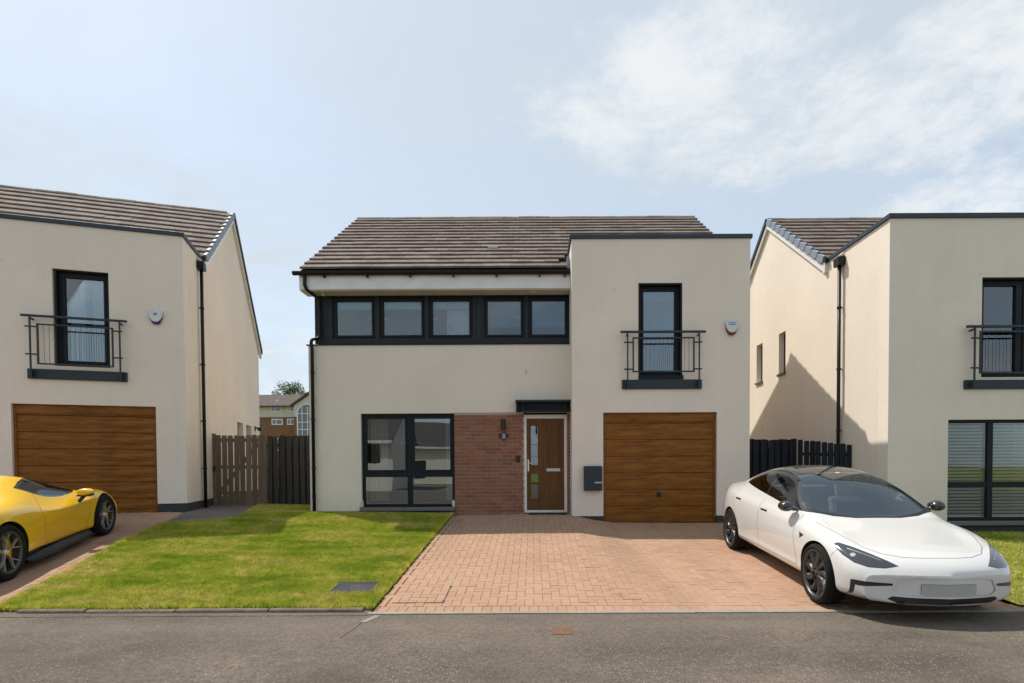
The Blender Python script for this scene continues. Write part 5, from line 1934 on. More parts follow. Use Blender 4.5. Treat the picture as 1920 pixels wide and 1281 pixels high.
def wheel(parent, loc, r, width, rim_r, style, steer=0.0, side=1):
    """tyre, rim with spokes, brake disc and caliper; the face looks along +y * side"""
    w = bpy.data.objects.new('wheel', None)
    link(w, parent)
    w.location = loc
    w.rotation_euler = (0, 0, steer + (0 if side > 0 else math.pi))
    h = width / 2
    mb = MB()
    prof = [(rim_r - .012, -h + .02), (rim_r + .006, -h + .004), ((r + rim_r) / 2, -h), (r - .022, -h + .008), (r - .004, -h + .03), (r, -h * .5), (r, h * .5), (r - .004, h - .03), (r - .022, h - .008), ((r + rim_r) / 2, h), (rim_r + .006, h - .004), (rim_r - .012, h - .02)]
    mb.lathe(prof, 56, 'y')
    mb.build('tyre', 'tyre', w, smooth=True, recalc=True)
    mat = 'rim_dark' if style == 'turbine' else 'rim_silver'
    mb = MB()
    mb.lathe([(rim_r + .004, h - .012), (rim_r - .006, h - .006), (rim_r - .022, h - .012), (rim_r - .03, h - .04), (rim_r - .035, -h + .02), (rim_r - .012, -h + .01)], 56, 'y')
    rim = mb.build('rim', mat if style == 'turbine' else 'rim_dark', w, smooth=True)
    yf = h - .018
    if style == 'turbine':
        for k in range(9):
            mb = MB()
            a0 = 2 * math.pi * k / 9
            secs = []
            for t in (0, .33, .66, 1.0):
                rr_ = .062 + (rim_r - .024 - .062) * t
                a = a0 + .34 * t
                wd = (.026 + .026 * t)
                y = yf - .012 * math.sin(t * math.pi) - .004
                c, s = math.cos(a), math.sin(a)
                e = (-s, c)
                secs.append([(rr_ * c + e[0] * wd * u, y - dy, rr_ * s + e[1] * wd * u) for u, dy in ((-1, .030), (-.55, 0.0), (.55, .008), (1, .040), (0, .05))])
            vs = [p for s_ in secs for p in s_]
            fs = []
            for j in range(3):
                for i in range(5):
                    i2 = (i + 1) % 5
                    fs.append((j * 5 + i, j * 5 + i2, j * 5 + 5 + i2, j * 5 + 5 + i))
            mb.add(vs, fs).build('spoke', mat, rim, smooth=False)
    else:
        for k in range(5):
            mb = MB()
            a0 = 2 * math.pi * k / 5 + .3
            def bar(r0, a_0, r1, a_1, w0, w1):
                p0 = Vector((r0 * math.cos(a_0), 0, r0 * math.sin(a_0)))
                p1 = Vector((r1 * math.cos(a_1), 0, r1 * math.sin(a_1)))
                d = (p1 - p0).normalized()
                e = Vector((-d.z, 0, d.x))
                y0, y1 = yf - .03 * (1 - r0 / rim_r), yf - .03 * (1 - r1 / rim_r)
                vs = []
                for p, ww, y in ((p0, w0, y0), (p1, w1, y1)):
                    vs += [p + e * ww + Vector((0, y - .03, 0)), p + e * ww * .6 + Vector((0, y, 0)), p - e * ww * .6 + Vector((0, y, 0)), p - e * ww + Vector((0, y - .03, 0))]
                mb.add(vs, [(0, 1, 5, 4), (1, 2, 6, 5), (2, 3, 7, 6), (3, 0, 4, 7)])
            bar(.02, a0, rim_r * .46, a0, .013, .009)
            bar(rim_r * .43, a0, rim_r - .004, a0 + .27, .0075, .0075)
            bar(rim_r * .43, a0, rim_r - .004, a0 - .27, .0075, .0075)
            mb.build('spoke', mat, rim, recalc=True)
    hr = 1.0 if style == 'turbine' else .62
    mb = MB().lathe([(0, yf - .010), (.03 * hr, yf - .011), (.05 * hr, yf - .016), (.072 * hr, yf - .035), (.075 * hr, yf - .07)], 24, 'y')
    hub = mb.build('hub', mat, rim, smooth=True)
    mb = MB().lathe([(0, yf - .004), (.027, yf - .005), (.029, yf - .012)], 20, 'y')
    mb.build('hub_cap', 'satin_black' if style == 'turbine' else 'paint_yellow', rim, smooth=True)
    mb = MB().lathe([(.07, 0), (rim_r - .055, 0), (rim_r - .055, -.03), (.07, -.03)], 40, 'y', closed=True)
    mb.build('brake_disc', 'disc_steel', w)
    mb = MB()
    rs, re_ = rim_r - .11, rim_r - .03
    arc = [math.pi * (.82 + .36 * k / 6) for k in range(7)]
    poly = [(re_ * math.cos(a), re_ * math.sin(a)) for a in arc] + [(rs * math.cos(a), rs * math.sin(a)) for a in arc[::-1]]
    mb.prism(poly, 'y', -.05, .035)
    mb.build('brake_caliper', 'satin_black' if style == 'turbine' else 'paint_yellow', w)
    return w

def seat(parent, x, y, z, mat, s=1.0):
    o = bpy.data.objects.new('seat', None)
    link(o, parent)
    MB().box(x - .28, x + .22, y - .24, y + .24, z, z + .16).build('cushion', mat, o, bevel=.05, segs=2)
    mb = MB()
    mb.prism([(x + .16, z + .10), (x + .30, z + .10), (x + .46, z + .66), (x + .34, z + .68)], 'y', y - .23, y + .23)
    mb.build('backrest', mat, o, bevel=.045, segs=2)
    mb = MB()
    mb.prism([(x + .36, z + .68), (x + .45, z + .67), (x + .50, z + .86), (x + .41, z + .88)], 'y', y - .13, y + .13)
    mb.build('headrest', mat, o, bevel=.03, segs=2)
    return o

def place_car(root, fc, rc, fx, half, sc):
    """root frame: x to the rear, z up; fc / rc = ground contact of the front / rear wheel on the +y side"""
    fc, rc = Vector(fc), Vector(rc)
    ax = (rc - fc).normalized()
    up = Vector((0, 0, 1))
    ay = up.cross(ax).normalized()
    up = ax.cross(ay).normalized()
    org = fc - ax * fx * sc - ay * half * sc
    root.matrix_world = Matrix(((ax.x, ay.x, up.x, org.x), (ax.y, ay.y, up.y, org.y), (ax.z, ay.z, up.z, org.z), (0, 0, 0, 1))) @ Matrix.Scale(sc, 4)

def interp(keys, x):
    return float(np.interp(x, [k[0] for k in keys], [k[1] for k in keys]))

# ================================================================== white saloon
def white_saloon():
    root = empty('saloon_car', (0, 0, 0), 0, 'white electric saloon with black roof and dark alloy wheels parked on the brick drive', 'car')
    W = [(0, .72), (.05, .79), (.16, .845), (.36, .885), (.60, .915), (.85, .922), (1.3, .915), (2.0, .912), (3.0, .918), (3.72, .925), (4.0, .905), (4.28, .865), (4.48, .81), (4.62, .76), (4.69, .70)]
    ZC = [(0, .52), (.05, .59), (.16, .66), (.36, .72), (.6, .775), (.85, .83), (1.1, .875), (1.22, .90), (1.30, .94), (1.5, 1.06), (1.8, 1.237), (2.1, 1.362), (2.45, 1.432), (2.8, 1.443), (3.15, 1.415), (3.45, 1.355), (3.72, 1.275), (4.0, 1.18), (4.28, 1.105), (4.48, 1.085), (4.62, 1.075), (4.69, .95)]
    ZB = [(0, .235), (.05, .20), (.16, .18), (.36, .165), (.6, .16), (3.7, .16), (4.28, .21), (4.48, .25), (4.62, .31), (4.69, .50)]
    CAB = {1.30: [(.80, .875), (.785, .90), (.74, .92), (.55, .932), (.28, .939)],
           1.5: [(.80, .90), (.785, .94), (.735, .995), (.55, 1.03), (.28, 1.053)],
           1.8: [(.80, .935), (.755, 1.06), (.675, 1.17), (.50, 1.215), (.25, 1.23)],
           2.1: [(.80, .945), (.735, 1.12), (.615, 1.285), (.45, 1.335), (.22, 1.356)],
           2.45: [(.80, .955), (.72, 1.15), (.585, 1.345), (.42, 1.405), (.21, 1.427)],
           2.8: [(.80, .965), (.72, 1.16), (.58, 1.35), (.42, 1.41), (.21, 1.437)],
           3.15: [(.80, .98), (.71, 1.15), (.575, 1.32), (.42, 1.38), (.21, 1.408)],
           3.45: [(.795, .995), (.70, 1.12), (.57, 1.26), (.42, 1.32), (.21, 1.348)],
           3.72: [(.785, 1.01), (.70, 1.08), (.58, 1.175), (.42, 1.24), (.21, 1.267)],
           4.0: [(.765, 1.015), (.69, 1.045), (.58, 1.09), (.42, 1.14), (.21, 1.17)],
           4.28: [(.73, 1.01), (.66, 1.03), (.56, 1.055), (.42, 1.08), (.21, 1.098)],
           4.48: [(.68, 1.00), (.62, 1.02), (.52, 1.045), (.40, 1.065), (.2, 1.08)],
           4.62: [(.64, .98), (.58, 1.01), (.50, 1.035), (.38, 1.055), (.19, 1.07)]}
    xs = [0, .05, .16, .36, .60, .85, 1.10, 1.22, 1.30, 1.5, 1.8, 2.1, 2.45, 2.8, 3.15, 3.45, 3.72, 4.0, 4.28, 4.48, 4.62, 4.69]
    st = []
    for x in xs:
        w, zc, zb = interp(W, x), interp(ZC, x), interp(ZB, x)
        if x in (0, 4.69):
            ys = [0, .50, .94, .99, 1.0, .985, .94, .82, .62, .42, .21, 0]
            hh = zc - zb
            zl = [zb + hh * k for k in ((0, 0, .02, .14, .50, .80, .90, .95, .98, .99, 1, 1) if x == 0 else (0, 0, .05, .25, .50, .70, .85, .92, .96, .98, 1, 1))]
            pts = [(y * w, z) for y, z in zip(ys, zl)]
        else:
            t = min(1, max(0, (x - .05) / .5))
            zs = zb + .045
            zlow = interp([(0.05, .33), (.5, .33), (1.2, .37), (3.2, .39), (3.7, .36), (4.2, .40), (4.62, .46)], x)
            zmid = interp([(.05, .46), (.16, .49), (.36, .53), (.85, .58), (3.0, .62), (3.72, .66), (4.62, .72)], x)
            zsh = interp([(.05, .555), (.16, .60), (.36, .665), (.60, .725), (.85, .765), (1.3, .80), (2.4, .86), (3.2, .895), (3.72, .925), (4.28, .93), (4.62, .90)], x)
            lowr = interp([(.05, .97), (.5, .995), (.85, 1.0), (1.3, .962), (3.1, .955), (3.72, 1.0), (4.62, .98)], x)
            shr = interp([(.05, .93), (.36, .95), (.85, .972), (1.3, .965), (2.4, .965), (3.72, .97), (4.62, .93)], x)
            pts = [(0, zb), (w * .5, zb), (w * lowr * interp([(.9, .975), (1.4, 1.012), (3.0, 1.016), (3.6, .975)], x), zs), (w * lowr, zlow), (w, zmid), (w * shr, zsh)]
            if x in CAB:
                pts += CAB[x]
            else:
                cr = interp([(.05, -.012), (.16, -.010), (.36, .004), (.6, .014), (.85, .012), (1.22, -.012)], x)
                pts += [(w * .86, zc + cr - .02), (w * .76, zc + cr - .002), (w * .60, zc - .006), (w * .40, zc - .004), (w * .20, zc - .001)]
            pts.append((0, zc))
        A = .30 * max(0, 1 - x / .95) ** 1.25
        Bk = .24 * max(0, (x - 4.0) / .69) ** 1.4
        st.append([(x + A * (abs(y) / .9) ** 2.3 - Bk * (abs(y) / .9) ** 2.2, y, z) for y, z in pts])
    sh = Shell(st, 3, [(3, 6, 15, .55), (5, 6, 16, .25)])
    # windows: the whole band above the belt is black, the panes are cut out of it
    for s in (1, -1):
        up = lambda c, n, s=s: c.y * s > .02 and c.z > .90
        sh.cut('pillar', [(1.27, .915), (1.60, .945), (2.4, .978), (3.2, 1.002), (3.74, 1.035), (3.70, 1.10), (3.52, 1.215), (3.42, 1.5), (1.27, 1.5)], (0, 2), up, ['body'])
    top = lambda c, n: n.z > .25 and c.z > .9
    sh.cut('windscreen', [(1.245, -.2), (1.245, .2), (1.29, .42), (1.37, .60), (1.46, .70), (2.10, .565), (2.15, .30), (2.16, 0), (2.15, -.30), (2.10, -.565), (1.46, -.70), (1.37, -.60), (1.29, -.42)], (0, 1), top, ['body', 'pillar'])
    sh.cut('cowl', [(1.215, -.25), (1.215, .25), (1.27, .50), (1.36, .68), (1.44, .74), (1.60, .72), (1.60, -.72), (1.44, -.74), (1.36, -.68), (1.27, -.50)], (0, 1), top, ['body', 'pillar'])
    sh.cut('roof_glass', [(2.19, -.52), (2.19, .52), (2.7, .545), (2.93, .545), (2.93, -.545), (2.7, -.545)], (0, 1), top, ['pillar', 'body'])
    sh.cut('rear_window', [(2.97, -.54), (2.97, .54), (3.5, .53), (4.02, .47), (4.06, .3), (4.06, -.3), (4.02, -.47), (3.5, -.53)], (0, 1), top, ['pillar', 'body'])
    for s in (1, -1):
        sd = lambda c, n, s=s: c.y * s > .3 and n.y * s > .2
        sh.cut('front_glass', [(1.64, .968), (1.90, 1.115), (2.15, 1.22), (2.40, 1.275), (2.52, 1.285), (2.52, .992)], (0, 2), sd, ['pillar'])
        sh.cut('rear_glass', [(2.61, .995), (2.61, 1.288), (2.9, 1.285), (3.2, 1.245), (3.45, 1.165), (3.62, 1.075), (3.62, 1.03)], (0, 2), sd, ['pillar'])
        fr = lambda c, n, s=s: c.x < 1.0 and c.y * s > .2 and c.z > .4
        sh.cut('headlight', [(s * y, z) for y, z in [(.43, .592), (.55, .566), (.68, .562), (.765, .586), (.812, .636), (.828, .688), (.820, .725), (.78, .738), (.70, .716), (.60, .676), (.50, .630)]], (1, 2), fr, ['body'])
        fl = lambda c, n, s=s: c.x < .6 and n.x < -.1
        sh.cut('intake', [(s * y, z) for y, z in [(.50, .405), (.76, .372), (.80, .380), (.80, .418), (.78, .424), (.50, .428)]], (1, 2), fl, ['body'])
        sh.cut('intake', [(s * y, z) for y, z in [(.775, .385), (.80, .385), (.795, .25), (.775, .27)]], (1, 2), fl, ['body'])
        bk = lambda c, n, s=s: c.x > 4.2 and n.x > -.2
        sh.cut('tail_light', [(s * y, z) for y, z in [(.45, .86), (.74, .84), (.80, .87), (.80, .94), (.70, .95), (.45, .91)]], (1, 2), bk, ['body'])
    fl = lambda c, n: c.x < .5 and n.x < -.1
    sh.cut('grille', [(-.54, .268), (-.46, .236), (.46, .236), (.54, .268), (.50, .298), (-.50, .298)], (1, 2), fl, ['body'])
    sh.cut('bumper_panel', [(-.44, .318), (.44, .318), (.50, .36), (.44, .468), (.34, .492), (-.34, .492), (-.44, .468), (-.50, .36)], (1, 2), fl, ['body'])
    sh.cut('number_plate', [(-.262, .335), (.262, .335), (.262, .436), (-.262, .436)], (1, 2), fl, ['body', 'bumper_panel'])
    # wheel arches
    for xc in (.841, 3.716):
        for s in (1, -1):
            sh.cut('arch', arch_outline(xc, .335, .368), (0, 2), lambda c, n, s=s: c.y * s > .44 and c.z < .85)
    sh.drop('arch')
    body = sh.part('body', 'body', 'paint_white', root)
    lin = sh.part(['body', 'pillar'], 'lining', 'satin_black', root, offset=-.016)
    sh.part('pillar', 'pillar', 'gloss_black', root)
    sh.part('cowl', 'cowl', 'satin_black', root)
    sh.part('windscreen', 'windscreen', 'car_glass', root)
    sh.part('roof_glass', 'roof_glass', 'car_glass_roof', root)
    sh.part('rear_window', 'rear_window', 'car_glass_dark', root)
    for s in (1, -1):
        sh.part('front_glass', 'side_window', 'car_glass_dark' if False else 'car_glass', root, side=s)
        sh.part('rear_glass', 'side_window', 'car_glass_dark', root, side=s)
        hl = sh.part('headlight', 'headlight', 'lamp_dark', root, .001, side=s)
        mb = MB()
        sh.seam(mb, [(0, s * .555, .628), (0, s * .66, .668), (0, s * .755, .698)], 0, -1, .005, .004)
        mb.build('light_guide', 'steel_satin', hl, recalc=False)
        h, n = sh.hit((-3, s * .745, .652), (1, 0, 0))
        mb = MB()
        e1 = n.orthogonal().normalized()
        e2 = n.cross(e1)
        mb.add([h + n * .003 + e1 * .026 * math.cos(a * .5236) + e2 * .026 * math.sin(a * .5236) for a in range(12)], [tuple(range(12))])
        mb.build('projector', 'chrome', hl, recalc=False)
        sh.part('intake', 'intake', 'gloss_black', root, .001, side=s)
        sh.part('tail_light', 'tail_light', 'lamp_red', root, .001, side=s)
        for xc in (.841, 3.716):
            arch_liner(sh, root, xc, .335, .368, s)
    sh.part('grille', 'grille', 'satin_black', root, -.004)
    sh.part('number_plate', 'number_plate', 'plate_blank', root, .003)
    sh.part('bumper_panel', 'bumper_panel', 'paint_white', root, -.006)
    # joints between panels
    mb = MB()
    for s in (1, -1):
        sh.seam(mb, [(1.16, s * .755, 2), (.90, s * .74, 2), (.66, s * .69, 2), (.44, s * .61, 2), (.30, s * .50, 2), (.215, s * .34, 2), (.185, s * .18, 2), (.18, 0, 2)], 2, 1)
        sh.seam(mb, [(1.40, s, .92), (1.42, s, .70), (1.36, s, .50), (1.33, s, .32)], 1, s)
        sh.seam(mb, [(2.57, s, .97), (2.56, s, .70), (2.55, s, .31)], 1, s)
        sh.seam(mb, [(3.60, s, 1.02), (3.62, s, .85), (3.47, s, .66), (3.36, s, .48), (3.34, s, .31)], 1, s)
        sh.seam(mb, [(1.33, s, .315), (2.4, s, .305), (3.34, s, .305)], 1, s)
        sh.seam(mb, [(.50, s, .735), (.56, s, .60)], 1, s)
    tag(mb.build('panel_joint', 'satin_black', root, recalc=False), kind='stuff')
    # door handles, side repeater, mirrors
    for s in (1, -1):
        for x, z in ((2.40, .835), (3.40, .875)):
            h, n = sh.hit((x, s * 3, z), (0, -s, 0))
            mb = MB().box(x - .105, x + .105, h.y - s * .012, h.y + s * .006, z - .014, z + .014)
            mb.build('door_handle', 'gloss_black', root, bevel=.004)
        mb = MB()
        tri = [(1.145, .715), (1.265, .735), (1.235, .665)]
        vs = []
        for x, z in tri:
            h, n = sh.hit((x, s * 3, z), (0, -s, 0))
            vs.append(h + n * .003)
        mb.add(vs, [(0, 1, 2)])
        mb.build('side_repeater', 'gloss_black', root, recalc=False)
        mir = bpy.data.objects.new('door_mirror', None)
        link(mir, root)
        secs = []
        for t, k in ((0, .55), (.03, .85), (.08, 1.0), (.13, .96), (.17, .75)):
            secs.append([(1.50 + t, s * (.925 + .085 * k * math.cos(a)), .995 + .068 * k * math.sin(a)) for a in [2 * math.pi * i / 14 for i in range(14)]])
        vs = [p for r_ in secs for p in r_]
        fs = [(j * 14 + i, j * 14 + (i + 1) % 14, (j + 1) * 14 + (i + 1) % 14, (j + 1) * 14 + i) for j in range(4) for i in range(14)]
        fs += [tuple(range(14)), tuple(range(4 * 14, 5 * 14))]
        MB().add(vs, fs).build('mirror_cap', 'gloss_black', mir, smooth=True)
        MB().tube([(1.57, s * .76, .955), (1.57, s * .86, .965)], .022, 8).build('mirror_arm', 'gloss_black', mir)
    # wiper line and roof details
    for k, (xc, st_) in enumerate(((.841, 0.0), (3.716, 0.0))):
        for s in (1, -1):
            wheel(root, (xc, s * .80, .335), .335, .235, .274, 'turbine', st_, s)
    # cabin
    cab = bpy.data.objects.new('interior', None)
    link(cab, root)
    MB().box(1.35, 3.6, -.72, .72, .22, .30).build('floor', 'satin_black', cab)
    mb = MB().prism([(1.36, .60), (1.36, .90), (1.50, .925), (1.78, .90), (1.82, .80), (1.80, .60)], 'y', -.70, .70)
    mb.build('dashboard', 'seat_dark', cab, bevel=.03, segs=2)
    MB().box(1.78, 1.80, -.19, .19, .80, 1.02).build('screen', 'gloss_black', cab, bevel=.004)
    for s in (1, -1):
        seat(cab, 2.25, s * .37, .32, 'seat_pale')
    MB().box(2.95, 3.40, -.64, .64, .34, .50).box(3.35, 3.5, -.64, .64, .45, 1.08).build('rear_bench', 'seat_pale', cab, bevel=.05, segs=2)
    ring = [(1.93 + .05 * math.sin(a), -.37 + .175 * math.cos(a), .86 + .165 * math.sin(a)) for a in [2 * math.pi * k / 24 for k in range(24)]]
    sw = MB().tube(ring, .016, 8, closed=True)
    sw.tube([(1.80, -.37, .80), (1.93, -.37, .86)], .03, 8)
    sw.box(1.915, 1.94, -.52, -.22, .84, .88)
    sw.build('steering_wheel', 'satin_black', cab)
    MB().box(1.98, 2.02, -.12, .12, 1.23, 1.29).build('rear_view_mirror', 'satin_black', cab, bevel=.01)
    place_car(root, (3.16, 5.985, ground_z(3.16, 5.985)), (3.235, 8.77, ground_z(3.235, 8.77)), .841, .80, .97)
    return root

# ================================================================== yellow sports car
def yellow_coupe():
    root = empty('sports_car', (0, 0, 0), 0, 'low yellow sports car parked nose first in front of the left garage', 'car')
    W = [(0, .60), (.06, .76), (.18, .86), (.40, .925), (.70, .952), (1.02, .965), (1.45, .925), (1.9, .905), (2.4, .92), (2.9, .955), (3.3, .975), (3.62, .978), (4.0, .96), (4.3, .92), (4.48, .87), (4.565, .80)]
    ZC = [(0, .44), (.06, .49), (.18, .545), (.40, .615), (.70, .685), (1.02, .745), (1.30, .80), (1.45, .85), (1.7, .955), (2.0, 1.08), (2.25, 1.175), (2.5, 1.222), (2.8, 1.222), (3.1, 1.175), (3.4, 1.10), (3.62, 1.035), (4.0, .945), (4.3, .905), (4.48, .88), (4.565, .72)]
    ZB = [(0, .26), (.06, .20), (.18, .15), (.40, .125), (4.0, .125), (4.3, .18), (4.48, .26), (4.565, .58)]
    CAB = {1.45: [(.78, .80), (.75, .825), (.70, .838), (.50, .845), (.25, .848)],
           1.7: [(.765, .835), (.74, .865), (.66, .915), (.48, .94), (.24, .952)],
           2.0: [(.755, .835), (.72, .92), (.60, 1.03), (.42, 1.065), (.21, 1.077)],
           2.25: [(.76, .84), (.71, .97), (.56, 1.12), (.40, 1.158), (.2, 1.171)],
           2.5: [(.77, .865), (.70, 1.00), (.545, 1.165), (.39, 1.204), (.2, 1.218)],
           2.8: [(.80, .90), (.71, 1.02), (.55, 1.155), (.39, 1.20), (.2, 1.218)],
           3.1: [(.84, .925), (.75, .985), (.57, 1.095), (.39, 1.15), (.2, 1.17)],
           3.4: [(.85, .925), (.78, .94), (.60, .975), (.40, 1.03), (.2, 1.055)],
           3.62: [(.85, .925), (.78, .935), (.62, .945), (.40, .985), (.2, 1.005)],
           4.0: [(.83, .91), (.76, .92), (.60, .92), (.40, .935), (.2, .943)],
           4.3: [(.80, .89), (.72, .90), (.58, .90), (.40, .902), (.2, .904)],
           4.48: [(.76, .87), (.68, .88), (.55, .88), (.40, .88), (.2, .88)]}
    xs = [0, .06, .18, .40, .70, 1.02, 1.30, 1.45, 1.7, 2.0, 2.25, 2.5, 2.8, 3.1, 3.4, 3.62, 4.0, 4.3, 4.48, 4.565]
    st = []
    for x in xs:
        w, zc, zb = interp(W, x), interp(ZC, x), interp(ZB, x)
        if x in (0, 4.565):
            ys = [0, .50, .94, .99, 1.0, .985, .94, .82, .62, .42, .21, 0]
            hh = zc - zb
            zl = [zb + hh * k for k in (0, 0, .04, .2, .50, .75, .88, .94, .97, .99, 1, 1)]
            pts = [(y * w, z) for y, z in zip(ys, zl)]
        else:
            zs = zb + .05
            zlow = interp([(.06, .28), (1.0, .28), (2.4, .27), (3.6, .28), (4.48, .40)], x)
            zmid = interp([(.06, .36), (.18, .40), (.40, .46), (1.0, .52), (1.6, .50), (2.6, .50), (3.62, .58), (4.48, .62)], x)
            zsh = interp([(.06, .43), (.18, .48), (.40, .565), (.70, .66), (1.02, .715), (1.35, .70), (1.7, .685), (2.2, .675), (2.6, .70), (3.0, .76), (3.4, .83), (3.62, .84), (4.0, .82), (4.48, .78)], x)
            lowr = interp([(.06, .97), (.7, .99), (1.02, 1.0), (1.5, .955), (2.0, .935), (2.6, .935), (3.0, .96), (3.62, 1.0), (4.48, .98)], x)
            shr = interp([(.06, .93), (.40, .93), (1.02, .955), (1.45, .985), (2.0, 1.012), (2.5, .995), (3.0, .965), (3.62, .965), (4.48, .94)], x)
            pts = [(0, zb), (w * .5, zb), (w * lowr * .985, zs), (w * lowr, zlow), (w * interp([(0, 1), (1.4, .985), (2.2, .975), (2.8, .985), (3.3, 1)], x), zmid), (w * shr, zsh)]
            if x in CAB:
                pts += CAB[x]
            else:
                cr = interp([(.06, -.02), (.18, -.005), (.40, .02), (.70, .055), (1.02, .065), (1.30, .02)], x)
                pts += [(w * .87, zc + cr - .012), (w * .78, zc + cr), (w * .62, zc + cr * .45 - .008), (w * .40, zc - .006), (w * .2, zc - .002)]
            pts.append((0, zc))
        A = .36 * max(0, 1 - x / 1.0) ** 1.2
        Bk = .20 * max(0, (x - 3.9) / .665) ** 1.4
        st.append([(x + A * (abs(y) / .95) ** 2.2 - Bk * (abs(y) / .95) ** 2.2, y, z) for y, z in pts])
    sh = Shell(st, 3, [(5, 6, 12, .75)])
    for s in (1, -1):
        sd = lambda c, n, s=s: c.y * s > .25 and c.z > .78 and n.y * s > .12
        sh.cut('window_trim', [(1.50, .862), (1.72, .955), (2.0, 1.062), (2.2, 1.120), (2.40, 1.150), (2.62, 1.128), (2.86, 1.070), (2.64, .965), (2.42, .885), (2.2, .842), (2.0, .826), (1.7, .832)], (0, 2), sd, ['body'])
        sh.cut('side_glass', [(1.60, .870), (1.76, .940), (2.02, 1.038), (2.2, 1.092), (2.39, 1.124), (2.60, 1.105), (2.79, 1.062), (2.62, .980), (2.40, .900), (2.18, .858), (1.98, .842), (1.72, .850)], (0, 2), sd, ['window_trim'])
    top = lambda c, n: n.z > .2 and c.z > .78
    sh.cut('windscreen', [(1.40, -.25), (1.40, .25), (1.47, .50), (1.56, .64), (1.75, .625), (2.12, .52), (2.20, .3), (2.20, -.3), (2.12, -.52), (1.75, -.625), (1.56, -.64), (1.47, -.50)], (0, 1), top, ['body'])
    sh.cut('engine_cover', [(2.95, -.40), (2.95, .40), (3.6, .48), (3.95, .46), (3.95, -.46), (3.6, -.48)], (0, 1), top, ['body'])
    for s in (1, -1):
        sh.cut('headlight', [(s * y, z) for y, z in [(.58, .57), (.72, .56), (.84, .60), (.87, .68), (.80, .71), (.68, .66)]], (1, 2), lambda c, n, s=s: c.x < .95 and c.y * s > .3 and n.x < 0, ['body'])
        sh.cut('skirt', [(1.36, .05), (3.30, .05), (3.30, .300), (2.9, .262), (1.36, .235)], (0, 2), lambda c, n, s=s: c.y * s > .5, ['body'])
        sh.cut('tail_light', [(s * y, z) for y, z in [(.52, .72), (.78, .72), (.80, .80), (.52, .80)]], (1, 2), lambda c, n, s=s: c.x > 4.1 and n.x > 0, ['body'])
    sh.cut('diffuser', [(-.72, .12), (.72, .12), (.80, .36), (.62, .44), (-.62, .44), (-.80, .36)], (1, 2), lambda c, n: c.x > 4.0 and n.x > -.3, ['body'])
    for xc, r in ((1.02, .375), (3.62, .392)):
        for s in (1, -1):
            sh.cut('arch', arch_outline(xc, .345 if xc < 2 else .355, r), (0, 2), lambda c, n, s=s: c.y * s > .44 and c.z < .95)
    sh.drop('arch')
    sh.part('body', 'body', 'paint_yellow', root)
    sh.part(['body', 'window_trim'], 'lining', 'satin_black', root, offset=-.016)
    sh.part('windscreen', 'windscreen', 'car_glass_dark', root)
    sh.part('diffuser', 'rear_diffuser', 'satin_black', root, .002)
    sh.part('engine_cover', 'engine_cover', 'car_glass_roof', root)
    for s in (1, -1):
        sh.part('window_trim', 'window_trim', 'gloss_black', root, .001, side=s)
        sh.part('side_glass', 'side_window', 'car_glass_dark', root, side=s)
        sh.part('headlight', 'headlight', 'lamp_dark', root, .001, side=s)
        sh.part('tail_light', 'tail_light', 'lamp_red', root, .001, side=s)
        sh.part('skirt', 'side_skirt', 'satin_black', root, .001, side=s)
        mb = MB()
        for xa, xb, o in ((1.46, 2.4, 0.0), (2.4, 3.2, .02)):
            mb.prism([(s * .78, .112), (s * (.935 + o), .108), (s * (.955 + o), .120), (s * (.905 + o), .134), (s * .86, .19), (s * .78, .20)], 'x', xa, xb)
        mb.build('skirt_blade', 'skirt_grey', root, bevel=.006)
        for xc, r in ((1.02, .375), (3.62, .392)):
            arch_liner(sh, root, xc, .345 if xc < 2 else .355, r, s)
    mb = MB()
    for s in (1, -1):
        sh.seam(mb, [(1.50, s, .85), (1.47, s, .70), (1.52, s, .45), (1.62, s, .22)], 1, s)
        sh.seam(mb, [(2.62, s, .96), (2.80, s, .75), (2.78, s, .45), (2.70, s, .22)], 1, s)
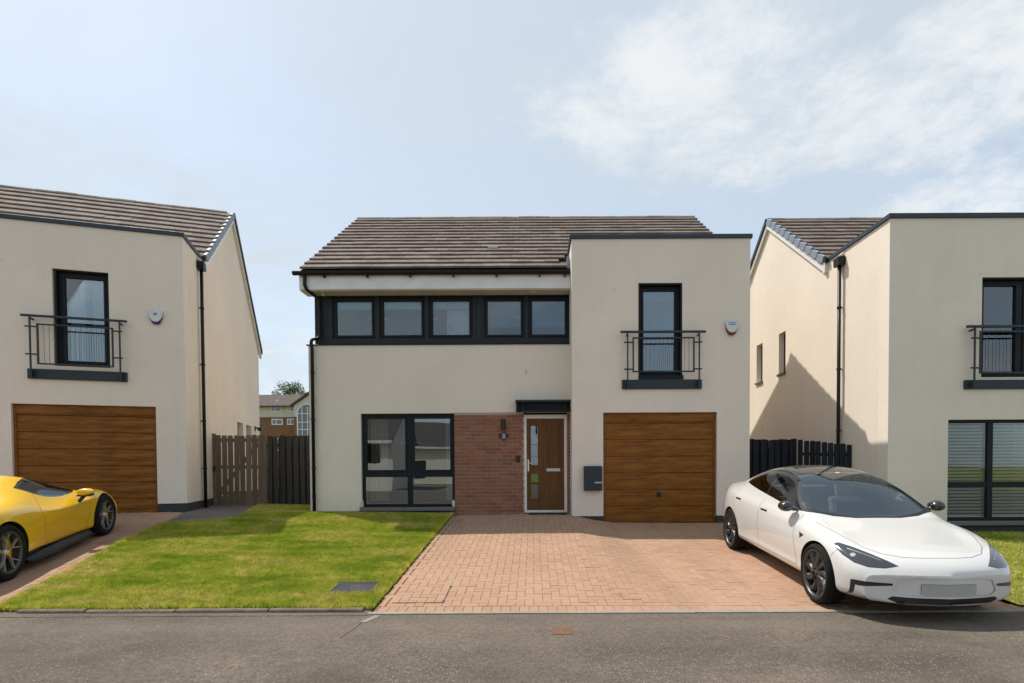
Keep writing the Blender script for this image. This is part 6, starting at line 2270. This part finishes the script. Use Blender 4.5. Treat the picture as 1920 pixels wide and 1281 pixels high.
    tag(mb.build('panel_joint', 'satin_black', root, recalc=False), kind='stuff')
    for s in (1, -1):
        mir = bpy.data.objects.new('door_mirror', None)
        link(mir, root)
        secs = []
        for t, k in ((0, .5), (.03, .85), (.09, 1.0), (.16, .95), (.20, .70)):
            secs.append([(1.62 + t, s * (.965 + .11 * k * math.cos(a)), .845 + .058 * k * math.sin(a)) for a in [2 * math.pi * i / 14 for i in range(14)]])
        vs = [p for r_ in secs for p in r_]
        fs = [(j * 14 + i, j * 14 + (i + 1) % 14, (j + 1) * 14 + (i + 1) % 14, (j + 1) * 14 + i) for j in range(4) for i in range(14)]
        fs += [tuple(range(14)), tuple(range(4 * 14, 5 * 14))]
        MB().add(vs, fs).build('mirror_cap', 'paint_yellow', mir, smooth=True)
        MB().prism([(1.655, .785), (1.82, .785), (1.82, .808), (1.655, .808)], 'y', s * .875, s * 1.06).build('mirror_base', 'satin_black', mir, bevel=.008)
        MB().tube([(1.80, s * .86, .66), (1.77, s * .91, .73), (1.74, s * .95, .79)], [.030, .026, .028], 8).build('mirror_arm', 'satin_black', mir)
    for xc, z, r, wd, rim in ((1.02, .345, .345, .25, .262), (3.62, .355, .355, .305, .268)):
        for s in (1, -1):
            wheel(root, (xc, s * (.945 - wd / 2 if xc < 2 else .962 - wd / 2), z), r, wd, rim, 'five', 0.0, s)
    cab = bpy.data.objects.new('interior', None)
    link(cab, root)
    MB().box(1.5, 3.0, -.68, .68, .16, .24).build('floor', 'satin_black', cab)
    MB().prism([(1.5, .45), (1.5, .80), (1.75, .80), (1.9, .70), (1.9, .45)], 'y', -.66, .66).build('dashboard', 'seat_dark', cab, bevel=.03)
    for s in (1, -1):
        seat(cab, 2.25, s * .36, .20, 'seat_dark')
    MB().box(2.86, 2.92, -.68, .68, .24, 1.02).build('bulkhead', 'satin_black', cab)
    place_car(root, (-7.39, 9.37, ground_z(-7.39, 9.37)), (-6.70, 6.87, ground_z(-6.70, 6.87)), 1.02, .83, 1.0)
    return root

white_saloon()
yellow_coupe()
